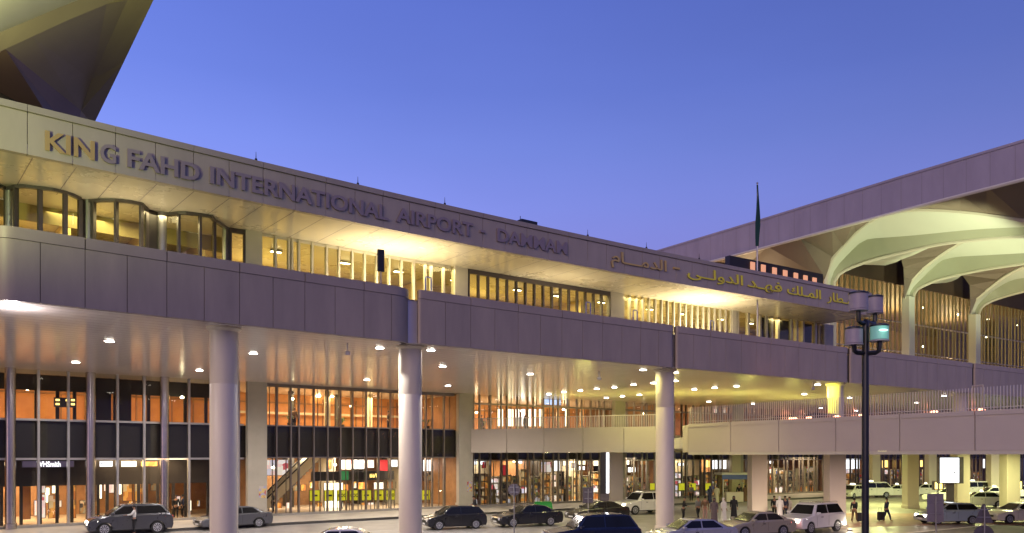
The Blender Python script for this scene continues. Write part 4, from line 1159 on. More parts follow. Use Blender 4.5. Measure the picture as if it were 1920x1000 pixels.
def caption(t, body, m, h=.45, w=.6, depth=.02, dz=0, fat=.01):
    me = text_mesh(body, 1, 1.0, fat)
    x0 = min(v.co.x for v in me.vertices); x1 = max(v.co.x for v in me.vertices); y0 = min(v.co.y for v in me.vertices); y1 = max(v.co.y for v in me.vertices)
    W_ = t['w'] * w; H_ = (t['z1'] - t['z0']) * h; zc = (t['z1'] + t['z0']) / 2 + dz
    mb = MB(); mb.v = [Vector(((v.co.x - x0) / (x1 - x0) * W_ - W_ / 2, -.012 - (v.co.z + .5) * depth, zc + ((v.co.y - y0) / (y1 - y0) - .5) * H_)) for v in me.vertices]
    mb.f = [list(p.vertices) for p in me.polygons]; mb.mi = [0] * len(mb.f)
    bpy.data.meshes.remove(me)
    return child('lettering', mb, M[m], t)
t = panel('shop_sign', 'dark purple shop sign with white letters behind the glass at the far left', 'sign', 38, 142, 864, 877, 27.6, 'sign_purple')
caption(t, 'WHSmith', 'sign_white', .8, .46, fat=.02)
t = panel('shop_sign', 'small white illuminated sign left of a plain cream one', 'sign', 185, 213, 864, 876, 27.6, 'sign_white')
mb = MB(); mb.tube([(-.35, -.03, t['z0'] + .22), (-.1, -.03, t['z0'] + .32), (.1, -.03, t['z0'] + .2), (.35, -.03, t['z0'] + .3)], .035, 6); child('emblem', mb, M['mullion_blue'], t)
panel('shop_sign', 'bright plain cream illuminated sign behind the left glass', 'sign', 225, 258, 864, 876, 27.6, 'sign_cream')
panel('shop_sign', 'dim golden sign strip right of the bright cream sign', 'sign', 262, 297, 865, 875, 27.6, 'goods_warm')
t = panel('departure_board', 'black hanging board with yellow lit lines high behind the left glass', 'board', 100, 142, 746, 764, 27.4, 'interior_dark')
for k, (a, b) in enumerate(((-.42, .1), (-.42, -.1), (.05, .1), (.3, .12), (.3, -.08))):
    w = t['w']; zc = (t['z0'] + t['z1']) / 2
    mb = MB(); mb.box(a * w, (a + .18) * w, -.03, -.012, zc + b * 1.4 - .05, zc + b * 1.4 + .08); child('lit_line', mb, M['amber_lit'], t)
# blocks of display behind the left shopfront
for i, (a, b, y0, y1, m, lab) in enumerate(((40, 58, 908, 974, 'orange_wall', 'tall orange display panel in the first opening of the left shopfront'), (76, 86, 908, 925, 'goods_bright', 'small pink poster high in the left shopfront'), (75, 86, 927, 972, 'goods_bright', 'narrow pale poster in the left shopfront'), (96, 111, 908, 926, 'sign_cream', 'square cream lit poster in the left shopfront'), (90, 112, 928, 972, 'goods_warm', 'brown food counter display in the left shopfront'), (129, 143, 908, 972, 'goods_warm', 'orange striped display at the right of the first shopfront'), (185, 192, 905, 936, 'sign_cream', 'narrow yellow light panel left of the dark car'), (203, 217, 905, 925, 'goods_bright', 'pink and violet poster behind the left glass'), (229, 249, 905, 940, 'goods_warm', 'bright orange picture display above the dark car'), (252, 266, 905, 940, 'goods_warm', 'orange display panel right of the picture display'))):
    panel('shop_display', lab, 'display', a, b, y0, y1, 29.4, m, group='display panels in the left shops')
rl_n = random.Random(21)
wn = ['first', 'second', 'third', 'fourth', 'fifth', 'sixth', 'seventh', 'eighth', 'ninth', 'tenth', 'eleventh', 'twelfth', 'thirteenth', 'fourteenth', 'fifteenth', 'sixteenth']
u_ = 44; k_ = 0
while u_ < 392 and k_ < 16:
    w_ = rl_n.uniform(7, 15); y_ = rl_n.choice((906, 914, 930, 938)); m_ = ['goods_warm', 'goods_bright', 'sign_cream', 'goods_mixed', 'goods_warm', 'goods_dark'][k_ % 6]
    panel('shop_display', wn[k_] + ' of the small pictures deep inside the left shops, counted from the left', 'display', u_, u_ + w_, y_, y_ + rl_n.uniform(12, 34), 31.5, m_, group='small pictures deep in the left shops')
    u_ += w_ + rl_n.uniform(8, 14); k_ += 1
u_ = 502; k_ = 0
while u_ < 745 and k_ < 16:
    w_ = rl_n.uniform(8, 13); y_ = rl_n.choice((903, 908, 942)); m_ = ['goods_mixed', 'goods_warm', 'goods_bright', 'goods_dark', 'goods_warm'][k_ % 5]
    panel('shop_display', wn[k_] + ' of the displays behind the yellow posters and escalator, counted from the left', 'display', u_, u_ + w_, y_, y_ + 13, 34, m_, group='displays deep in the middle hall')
    u_ += w_ + rl_n.uniform(4, 7); k_ += 1
# escalator
P0 = W(s_at(500, 31), 31, .18); P1 = W(s_at(598, 31), 31, .18)
t = thing('escalator', 'steel escalator climbing to the right behind the glass beside the grey pilaster', 'escalator', P0)
dv = Vector((P1.x - P0.x, P1.y - P0.y, 0)); ln = dv.length; dv.normalize(); pv = Vector((-dv.y, dv.x, 0))
for k in (0, 1.5):
    q = lambda x, z: (dv * x + pv * k) + Vector((0, 0, z))
    mb = MB(); mb.add([q(0, 0), q(ln, 4.3), q(ln, 5.3), q(0, 1.0), q(0, 0) + pv * .08, q(ln, 4.3) + pv * .08, q(ln, 5.3) + pv * .08, q(0, 1.0) + pv * .08], [(0, 1, 2, 3), (7, 6, 5, 4), (0, 4, 5, 1), (2, 6, 7, 3), (1, 5, 6, 2), (0, 3, 7, 4)])
    child('balustrade', mb, M['cream_wall'], t)
    mb = MB(); mb.tube([q(-.4, .95), q(0, 1.05), q(ln, 5.35)], .06, 6); child('handrail', mb, M['trim_black'], t)
mb = MB()
for i in range(16):
    x = ln * i / 16; z = 4.3 * i / 16
    mb.obox(dv * (x + ln / 32) + pv * .8, dv, ln / 16, 1.3, z, z + .27)
child('steps', mb, M['steel'], t)
panel('wall_poster', 'white poster with a red round picture above the escalator', 'poster', 496, 543, 862, 892, 32.5, 'goods_bright')
panel('wall_poster', 'pale blue header band above the escalator poster', 'poster', 496, 543, 853, 860, 32.4, 'screen_blue')
# beam sign across the hall
t = panel('overhead_sign', 'long dark overhead sign beam behind the middle of the glass', 'sign', 576, 744, 884, 901, 28.6, 'interior_dark')
panel('overhead_sign', 'green direction sign on the dark overhead beam', 'sign', 637, 655, 883, 901, 28.4, 'sign_green')
t = panel('overhead_sign', 'dark board with small yellow marks on the overhead beam', 'sign', 680, 722, 883, 901, 28.4, 'interior_dark')
caption(t, 'iii/ll', 'amber_lit', .4, .4)
for i, (a, b) in enumerate(((579, 601), (607, 628), (631, 652), (654, 674), (677, 697), (701, 720), (723, 741), (790, 807))):
    dk = i in (2, 3, 6)
    lab = ['leftmost', 'second from the left', 'third from the left, dark oval mark', 'fourth from the left, dark mark', 'fifth from the left', 'sixth from the left', 'last before the white lit column', 'alone to the right of the white lit column'][i]
    t = panel('yellow_poster', 'square yellow poster inside the glass, ' + lab, 'poster', a, b, 919 + i * .0, 940 - i * .3, 27.2, 'poster_yellow', group='yellow posters inside the middle glass', legs=True)
    caption(t, '\u0640\u0640\u0640' if not dk else 'ooo', 'poster_ink', .16 if not dk else .34, .5 if not dk else .8)
for i, (a, b, y0, y1, m, lab) in enumerate(((605, 645, 905, 955, 'sign_cream', 'broad bright white backdrop behind the second yellow poster'), (612, 622, 862, 880, 'goods_warm', 'peach square picture on the wall above the overhead beam'), (635, 660, 862, 881, 'goods_bright', 'pale picture with violet print above the overhead beam'), (662, 684, 862, 880, 'sign_white', 'white lit panel above the overhead beam'), (688, 702, 862, 878, 'goods_bright', 'red and white picture above the overhead beam'), (711, 728, 862, 884, 'sign_red', 'red banner above the overhead beam'), (733, 746, 862, 876, 'sign_white', 'white lit panel left of the lit round column'), (670, 690, 904, 918, 'goods_warm', 'orange display above the yellow posters'), (700, 720, 904, 918, 'goods_bright', 'pink display above the yellow posters'), (792, 815, 862, 884, 'sign_white', 'white lit panel right of the lit round column'), (818, 832, 862, 884, 'goods_bright', 'striped picture near the second pilaster'), (836, 846, 862, 886, 'goods_warm', 'warm picture beside the second pilaster'), (815, 830, 887, 946, 'interior_dark', 'dark tall door panel right of the lit round column'), (835, 850, 887, 946, 'interior_dark', 'dark tall door panel beside the second pilaster'), (793, 812, 884, 902, 'goods_dark', 'olive sign panel right of the lit round column'))):
    panel('shop_display', lab, 'display', a, b, y0, y1, 32.0, m, group='display panels of the middle hall')
# right hand shops: dense displays
random.seed(11)
cols_ = ['goods_mixed', 'goods_warm', 'goods_bright', 'goods_dark', 'goods_mixed', 'goods_warm']
WORDS = {'goods_mixed': 'many coloured goods', 'goods_warm': 'orange goods', 'goods_bright': 'pale and pink posters', 'goods_dark': 'dark goods', 'sign_white': 'a white lit sign', 'sign_cream': 'a cream lit sign', 'sign_red': 'a red sign'}
def shelf(u0, u1, y0, y1, d, m, lab, n=4):
    um = (u0 + u1) / 2
    s0 = s_at(u0, d); s1 = s_at(u1, d); _, zt = at(um, y0, d)
    b = W((s0 + s1) / 2, d, .18); t = thing('display_shelf', lab, 'shelf', b, theta(s0), 'display shelves in the right hand shops')
    w = s1 - s0; h = zt - .18
    mb = MB(); mb.box(-w / 2, w / 2, .38, .42, 0, h); mb.box(-w / 2 - .03, -w / 2 - .001, 0, .42, 0, h); mb.box(w / 2 + .001, w / 2 + .03, 0, .42, 0, h)
    for k in range(n + 1): mb.box(-w / 2, w / 2, 0, .379, h * k / n - (.03 if k else 0), h * k / n + (.03 if not k else 0))
    child('frame', mb, M['mullion_pale'], t)
    for k in range(n):
        mb = MB(); x = -w / 2 + .05
        while x < w / 2 - .12:
            ww = random.uniform(.12, .32); hh = h / n * random.uniform(.45, .85)
            mb.box(x, min(x + ww, w / 2 - .02), .06 + random.uniform(0, .1), .36, h * k / n + .032, h * k / n + .032 + hh); x += ww + random.uniform(.01, .08)
        child('goods', mb, M[m if random.random() < .6 else random.choice(cols_)], t)
    return t
u = 884
k = 0
ordn = ['first', 'second', 'third', 'fourth', 'fifth', 'sixth', 'seventh', 'eighth', 'ninth', 'tenth', 'eleventh', 'twelfth', 'thirteenth', 'fourteenth', 'fifteenth', 'sixteenth', 'seventeenth', 'eighteenth', 'nineteenth', 'twentieth', 'twenty first', 'twenty second', 'twenty third', 'twenty fourth']
while u < 1128:
    wd = random.uniform(13, 22); m = cols_[k % 6]
    shelf(u + 1, u + wd - 2, random.uniform(880, 895), 945, 28.5 + (k % 3) * .7, m, 'shelf of ' + WORDS[m] + ', ' + ordn[k] + ' to the right of the second pilaster')
    u += wd; k += 1
k = 0; u = 1166
while u < 1370:
    wd = random.uniform(12, 20); m = cols_[(k * 5 + 2) % 6]
    if not (1225 < u < 1255): shelf(u + 1, u + wd - 2, random.uniform(885, 900), 930, 28.5 + (k % 3) * .7, m, 'shelf of ' + WORDS[m] + ', ' + ordn[k] + ' right of the third pilaster')
    u += wd; k += 1
k = 0; u = 1392
while u < 1900:
    wd = random.uniform(14, 24); m = cols_[(k * 7 + 1) % 6]
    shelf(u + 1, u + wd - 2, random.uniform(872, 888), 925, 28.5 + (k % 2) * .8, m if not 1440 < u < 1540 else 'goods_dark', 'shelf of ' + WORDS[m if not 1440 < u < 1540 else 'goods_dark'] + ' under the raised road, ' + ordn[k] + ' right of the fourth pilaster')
    u += wd; k += 1
    if k >= 24: break
for (a, b, y0, y1, m, lab) in ((882, 895, 862, 872, 'sign_white', 'white lit shop sign just right of the second pilaster'), (898, 911, 863, 872, 'sign_white', 'small white sign beside a red one'), (904, 911, 866, 878, 'sign_red', 'small red sign near the second pilaster'), (942, 953, 872, 892, 'sign_red', 'tall red and yellow banner in the right hand shops'), (966, 980, 862, 870, 'sign_white', 'slanting white sign strip in the right hand shops'), (1012, 1052, 850, 861, 'sign_white', 'brightest white lit header over the shops'), (1014, 1034, 866, 886, 'goods_bright', 'lilac picture poster under the white header'), (1036, 1050, 863, 884, 'sign_white', 'white lit square under the white header'), (1055, 1064, 864, 874, 'sign_cream', 'small orange cream sign right of the white header'), (1072, 1082, 868, 878, 'goods_bright', 'pink and white sign in the right hand shops'), (1084, 1098, 863, 872, 'sign_cream', 'cream sign near the black pylon'), (1085, 1097, 874, 882, 'sign_white', 'white oval sign near the black pylon'), (1112, 1124, 863, 874, 'sign_cream', 'orange lit sign left of the black pylon'), (1168, 1180, 863, 872, 'sign_cream', 'cream sign right of the third pilaster'), (1177, 1192, 876, 886, 'sign_white', 'white sign right of the third pilaster'), (1200, 1212, 864, 872, 'goods_warm', 'orange sign left of the third round column'), (1333, 1362, 862, 880, 'sign_white', 'large white illuminated sign behind the raised road pier'), (1323, 1331, 863, 877, 'amber_lit', 'small amber sign left of the large white one'), (1270, 1283, 868, 874, 'sign_white', 'small white sign right of the third round column'), (1583, 1612, 857, 880, 'sign_white', 'wide white illuminated shop front left of the lamp post'), (1630, 1642, 863, 878, 'amber_lit', 'first amber sign right of the lamp post'), (1646, 1655, 863, 878, 'amber_lit', 'second amber sign right of the lamp post'), (1658, 1668, 863, 877, 'amber_lit', 'third amber sign right of the lamp post'), (1673, 1682, 863, 879, 'goods_warm', 'orange sign right of three amber ones'), (1722, 1730, 863, 876, 'amber_lit', 'amber sign left of the big lit advert'), (1842, 1877, 860, 878, 'sign_white', 'wide white illuminated shop sign right of the big lit advert'), (1432, 1450, 864, 870, 'sign_white', 'small white lamp panel between two raised road piers')):
    panel('shop_sign', lab, 'sign', a, b, y0, y1, 27.3, m, group='illuminated shop signs under the raised road')
for i, (a, b) in enumerate(((1272, 1284), (1292, 1305), (1322, 1333), (1218, 1228))):
    panel('yellow_poster', 'small yellow poster stand near the third round column, ' + ['leftmost right of it', 'middle right of it', 'rightmost right of it', 'just left of it'][i], 'poster', a, b, 906, 920, 26.9 - 1.2, 'poster_yellow', group='small yellow posters by the third column', legs=True)
# upper hall: lit header, hanging screen and bright windows
panel('hanging_screen', 'blue glowing screen hanging in the upper hall behind the far parapet', 'screen', 1018, 1052, 749, 760, 27.2, 'screen_blue')
for i, (a, b, m) in enumerate(((932, 944, 'sign_cream'), (952, 963, 'sign_cream'), (966, 974, 'sign_white'), (977, 985, 'sign_white'), (988, 996, 'sign_white'), (1000, 1006, 'sign_cream'), (1010, 1018, 'sign_cream'), (1042, 1050, 'goods_warm'), (1058, 1066, 'sign_cream'), (1086, 1096, 'goods_warm'))):
    panel('lit_backdrop', ordn[i] + ' upright ' + ('warm' if m == 'goods_warm' else 'bright') + ' wall light from the left over the far parapet', 'wall light', a, b, 767, 800, 34.5, m, group='bright wall panels of the upper hall')
panel('lit_backdrop', 'white curtain like panel in the upper hall right of the third round column', 'curtain', 1338, 1345, 736, 775, 30, 'goods_bright', group='pale panels of the upper hall')
panel('lit_backdrop', 'second white curtain like panel in the upper hall right of the third column', 'curtain', 1353, 1360, 736, 775, 30, 'goods_bright', group='pale panels of the upper hall')
# glowing wall lamps in the upper middle hall
for i, u in enumerate((597, 622, 633, 662, 680, 692, 716)):
    s = s_at(u, 35.6); _, z = at(u, 741, 35.6)
    t = thing('wall_lamp', 'round warm wall lamp glowing in the upper hall, ' + ordn[i] + ' from the left', 'lamp', W(s, 35.6, z), theta(s), 'warm wall lamps of the upper hall')
    mb = MB(); mb.lathe((0, 0, 0), [(.05, -.22), (.2, -.16), (.24, 0), (.2, .16), (.05, .22)], 12); child('globe', mb, M['downlight_warm'], t, True)
    mb = MB(); mb.box(-.05, .05, .1, .39, -.05, .05); child('bracket', mb, M['ring'], t)
for i, (u, d) in enumerate(((545, 30), (640, 31), (800, 29.5), (905, 30))):
    s = s_at(u, d)
    t = thing('potted_palm', 'leafy potted plant on the upper hall floor, ' + ['left', 'middle', 'right of the lit column', 'above the far parapet'][i], 'plant', W(s, d, 7.06), 0, 'potted plants of the upper hall')
    mb = MB(); mb.lathe((0, 0, 0), [(.22, 0), (.3, .5), (.27, .52)], 12); child('pot', mb, M['suitcase'], t)
    mb = MB(); rr = random.Random(i)
    for k in range(26):
        an = rr.uniform(0, 6.28); L = rr.uniform(.6, 1.1); el = rr.uniform(.5, 1.2); dx = Vector((math.cos(an), math.sin(an), 0))
        a = Vector((0, 0, .5)); b = a + dx * L * .5 * math.cos(el) + Vector((0, 0, L * .6)); c = a + dx * L * .9 + Vector((0, 0, L * .45)); sd = Vector((-dx.y, dx.x, 0)) * .06
        mb.add([a, b - sd, b + sd, c], [(0, 1, 2), (1, 3, 2)])
    child('foliage', mb, M['sign_green'] if False else mat('leaf_%d' % i, (.05, .11, .03), .6), t)

# ------------------------------------------------------------------ street furniture
def gp(u, v, z=0): return on_z(u, v, z)
# black lamp post with four drum lanterns
Y = 29.3; X = (1622.5 - 960) / F * Y
t = thing('street_lamp', 'tall black lamp post with four drum lanterns, one of them lit green', 'street lamp', (X, Y, 0))
zz_ = lambda v: H + (HZ - v) * Y / F
mb = MB(); mb.lathe((0, 0, 0), [(.22, 0), (.22, .5), (.13, .6), (.125, zz_(606) - .02), (.12, zz_(604)), (.06, zz_(600))], 18); child('pole', mb, M['black_metal'], t, True)
for (u, v0, v1, arm, r, lit, dy) in ((1609.5, 551, 581, 606, .33, 0, -.35), (1640, 558, 586, 606, .30, 0, .9), (1601, 617, 645, 662, .31, 0, -.3), (1649, 612, 638, 662, .32, 1, -.3)):
    x = (u - 960) / F * (Y + dy) - X
    f = (Y + dy) / Y
    zt = H + (HZ - v0) * (Y + dy) / F; zb = H + (HZ - v1) * (Y + dy) / F; za = H + (HZ - arm) * (Y + dy * .5) / F
    mb = MB(); mb.tube([(0, 0, za), (x * .75, dy * .75, za), (x * .95, dy * .95, za + .06), (x, dy, za + .22), (x, dy, zb + .02)], .085, 8); child('arm', mb, M['black_metal'], t, True)
    mb = MB(); mb.lathe((x, dy, 0), [(r * .93, zb), (r, zb + .02), (r, zt - .02)], 28); ln_ = child('lantern', mb, M['lantern_lit'] if lit else M['lantern_glass'], t, True)
    mb = MB(); mb.lathe((x, dy, 0), [(r + .025, zt - .019), (r + .025, zt + .03), (r * .8, zt + .07)], 28); c = child('cap', mb, M['black_metal'], t); 
    mb = MB(); mb.lathe((x, dy, 0), [(r + .015, zb - .05), (r + .015, zb - .002)], 28); child('base_ring', mb, M['lantern_glass'], t)
    if lit:
        mb = MB(); q = []
        for k in range(18):
            an = 2 * math.pi * k / 18; q.append((x + .17 * math.cos(an), dy - r - .004, zt - .19 + .045 * math.sin(an)))
        mb.add(q + [(a[0], a[1] + .03, a[2]) for a in q], [tuple(range(18)), tuple(range(35, 17, -1))] + [(k, (k + 1) % 18, 18 + (k + 1) % 18, 18 + k) for k in range(18)]); child('bulb_glow', mb, M['lantern_bulb'], t)
        lamp('POINT', 'lantern_lamp', (X + x, Y + dy - r - .3, zt - .2), 4, (.6, 1, .85), size=.15)
# black pylon with lit white side
p = gp(1134, 968)
t = thing('advertising_pylon', 'tall slim black pylon with one glowing white edge before the shops', 'pylon', p, R(-12))
h = H + (HZ - 848) * p.y / F
mb = MB(); mb.box(-.34, .12, -.2, .2, 0, h); mb.box(-.42, .42, -.3, .3, 0, .22); child('body', mb, M['black_metal'], t, bevel=.02)
mb = MB(); mb.box(.125, .33, -.12, .16, h * .36, h - .05); child('light_edge', mb, M['sign_white'], t)
mb = MB(); mb.box(-.335, .33, -.21, .21, .23, h * .35); child('skirt', mb, M['sign_back'], t)
# road signs seen from behind
def signpost(label, u, vtop, vbase, w, hh, shape, m='sign_back', vfoot=None, cat='road sign', ang=0, extra=None, pole_m='steel'):
    p = gp(u, vfoot or vbase); sc_ = F / p.y
    t = thing('road_sign', label, cat, p, ang)
    zt = H + (HZ - vtop) / sc_; w_ = w / sc_; h_ = hh / sc_
    mb = MB(); mb.tube([(0, 0, 0), (0, 0, zt - h_ * .1)], .04, 8); child('post', mb, M[pole_m], t, True)
    mb = MB()
    if shape == 'disc':
        n = 28; q = [(w_ / 2 * math.cos(2 * math.pi * k / n), .06, zt - h_ / 2 + h_ / 2 * math.sin(2 * math.pi * k / n)) for k in range(n)]
    elif shape == 'tri':
        q = [(-w_ / 2, .06, zt - h_), (w_ / 2, .06, zt - h_), (w_ / 2 - .03, .06, zt - h_ + .09), (.05, .06, zt), (-.05, .06, zt), (-w_ / 2 + .03, .06, zt - h_ + .09)]
    else:
        q = [(-w_ / 2, .06, zt - h_), (w_ / 2, .06, zt - h_), (w_ / 2, .06, zt), (-w_ / 2, .06, zt)]
    n = len(q)
    mb.add(q + [(a[0], a[1] + .03, a[2]) for a in q], [tuple(range(n)), tuple(range(2 * n - 1, n - 1, -1))] + [(k, (k + 1) % n, n + (k + 1) % n, n + k) for k in range(n)])
    child('plate', mb, M[m], t)
    mb = MB()
    for z in (zt - h_ * .3, zt - h_ * .7): mb.box(-w_ * .35, w_ * .35, .03, .058, z - .03, z + .03)
    child('bracket', mb, M['steel'], t)
    return t, zt, w_, h_
signpost('grey round road sign seen from behind, before the dark sedan', 964, 907, 0, 23, 23, 'disc', 'sign_back', 1005)
signpost('dark upright road sign seen from behind, left of the black pylon', 1103, 914, 0, 20, 30, 'rect', 'sign_back', 985)
signpost('large grey rectangular sign seen from behind at the lower right', 1755, 926, 0, 31, 53, 'rect', 'sign_back_pale', 1012)
t, zt, w_, h_ = signpost('warning sign post at the lower right corner, triangle above a round plate, seen from behind', 1846, 945, 0, 36, 36, 'tri', 'sign_back', 1025)
mb = MB(); n = 28; r_ = w_ * .56; q = [(r_ * math.cos(2 * math.pi * k / n), .06, zt - h_ - r_ - .12 + r_ * math.sin(2 * math.pi * k / n)) for k in range(n)]
mb.add(q + [(a[0], a[1] + .03, a[2]) for a in q], [tuple(range(n)), tuple(range(2 * n - 1, n - 1, -1))] + [(k, (k + 1) % n, n + (k + 1) % n, n + k) for k in range(n)]); child('round_plate', mb, M['sign_back'], t)
# big lit advert fixed beside a pier
p = Vector(((1783 - 960) / F * 63.0, 63.0, 0)); sc_ = F / p.y
t = thing('advert_lightbox', 'large white glowing advert box in a dark frame beside a raised road pier', 'advert', p, R(4))
z0 = H + (HZ - 907) / sc_; z1 = H + (HZ - 857) / sc_
mb = MB(); mb.box(-1.05, 1.05, .02, .25, z0, z1); mb.box(-1.05, 1.05, -.03, .0195, z0, z0 + .08); mb.box(-1.05, 1.05, -.03, .0195, z1 - .08, z1); mb.box(-1.05, -.93, -.03, .0195, z0 + .08, z1 - .08); mb.box(.68, 1.05, -.03, .0195, z0 + .08, z1 - .08); mb.box(-.3, .3, .05, .2, 0, z0)
child('frame', mb, M['sign_back'], t)
mb = MB(); mb.box(-.93, .68, -.01, .015, z0 + .08, z1 - .08); child('screen', mb, M['white_screen'], t)
mb = MB(); mb.box(.2, .38, -.02, -.012, z0 + .85, z0 + .95); child('print', mb, M['sign_back_pale'], t)
for (u, v, lab) in ((1760, 919, 'small twin amber signal box above the large grey sign'), (1909, 918, 'small twin amber signal box at the far right under the raised road')):
    p = gp(u, 962); sc_ = F / p.y; zt = H + (HZ - v) / sc_
    t = thing('signal_box', lab, 'signal', p, 0, 'amber signal boxes')
    mb = MB(); mb.tube([(0, .1, 0), (0, .1, zt)], .05, 8); child('post', mb, M['steel'], t)
    mb = MB(); mb.box(-.42, .42, 0, .3, zt, zt + .75); child('housing', mb, M['sign_back'], t)
    for x in (-.2, .18):
        mb = MB(); mb.box(x - .11, x + .11, -.02, -.002, zt + .08, zt + .66); child('lens', mb, M['amber_lit'], t)
# green barrier and dark heap by the kerb
p = gp(1018, 962)
t = thing('green_barrier', 'green plastic barrier on the pavement behind the black sedans', 'barrier', p, R(15))
mb = MB(); mb.hexa([(-.85, -.28, 0), (.85, -.28, 0), (.85, .28, 0), (-.85, .28, 0), (-.78, -.1, .85), (.78, -.1, .85), (.78, .1, .85), (-.78, .1, .85)]); child('body', mb, M['green_plastic'], t, bevel=.04)
mb = MB(); mb.box(-.7, .7, -.12, .12, .86, .95); child('top_rail', mb, M['green_plastic'], t, bevel=.02)
for i, (u, v, w) in enumerate(((1245, 928, 8), (1300, 932, 7))): pass

# ------------------------------------------------------------------ cars
def paint(name, c, metal=.35, rough=.28):
    m = mat(name, c, rough, metal=metal, coat=1.0, var=.06, vscale=3); return m
PAINT = {'black': paint('paint_black', (.008, .008, .010)), 'navy': paint('paint_navy', (.012, .016, .04)), 'charcoal': paint('paint_charcoal', (.05, .05, .058)), 'grey': paint('paint_grey', (.09, .09, .10)),
         'silver': paint('paint_silver', (.42, .42, .45)), 'gold': paint('paint_gold', (.42, .37, .28)), 'white': paint('paint_white', (.78, .76, .72), 0, .3), 'pale_blue': paint('paint_pale_blue', (.42, .52, .60)), 'brown': paint('paint_brown', (.10, .045, .03))}
CAR = {
 'sedan': dict(L=4.75, Wd=1.82, low=[(2.30, .24), (2.37, .42), (2.34, .62), (2.20, .74), (1.55, .88), (.98, .95), (-1.55, 1.02), (-2.10, 1.03), (-2.30, .96), (-2.37, .70), (-2.33, .36), (-2.26, .24)], gl=[(1.12, .93), (-1.92, 1.0)], rf=[(.30, 1.40), (-.15, 1.46), (-.70, 1.455), (-1.12, 1.38)], fw=1.42, rw=-1.38, wr=.335),
 'hatch': dict(L=4.1, Wd=1.74, low=[(1.98, .24), (2.04, .42), (2.02, .64), (1.88, .78), (1.40, .92), (.98, .98), (-1.6, 1.02), (-1.90, 1.0), (-2.02, .82), (-2.04, .45), (-1.97, .24)], gl=[(1.2, .96), (-1.93, 1.0)], rf=[(.38, 1.46), (-.2, 1.52), (-1.1, 1.50), (-1.55, 1.42)], fw=1.25, rw=-1.25, wr=.315),
 'suv': dict(L=4.85, Wd=1.92, low=[(2.34, .34), (2.42, .52), (2.40, .82), (2.26, 1.0), (1.55, 1.10), (1.10, 1.16), (-2.1, 1.18), (-2.32, 1.14), (-2.41, .86), (-2.40, .5), (-2.32, .34)], gl=[(1.14, 1.14), (-2.30, 1.16)], rf=[(.55, 1.76), (.1, 1.84), (-1.45, 1.84), (-1.88, 1.76)], fw=1.45, rw=-1.42, wr=.38),
 'van': dict(L=4.7, Wd=1.86, low=[(2.22, .28), (2.33, .46), (2.30, .78), (2.15, .95), (1.75, 1.05), (1.45, 1.10), (-2.1, 1.14), (-2.28, 1.08), (-2.35, .8), (-2.34, .45), (-2.27, .28)], gl=[(1.66, 1.08), (-2.25, 1.12)], rf=[(.80, 1.74), (.3, 1.82), (-1.4, 1.81), (-1.8, 1.70)], fw=1.4, rw=-1.4, wr=.34)}
def arch_outline(c):
    lo = c['low']; fx, rx, r = c['fw'], c['rw'], c['wr'] + .06
    z0 = lo[0][1]
    pts = list(lo)                                  # front low -> over the top -> rear low
    out = pts[:]
    def arc(cx):
        a = []
        zc = c['wr']
        st = math.asin(max(-1, min(1, (z0 - zc) / r)))
        for k in range(9):
            an = math.pi - st + (st * 2 - math.pi) * k / 8
            a.append((cx + r * math.cos(an), zc + r * math.sin(an)))
        return a
    out += arc(rx) + arc(fx)
    return out
CARPROTO = {}
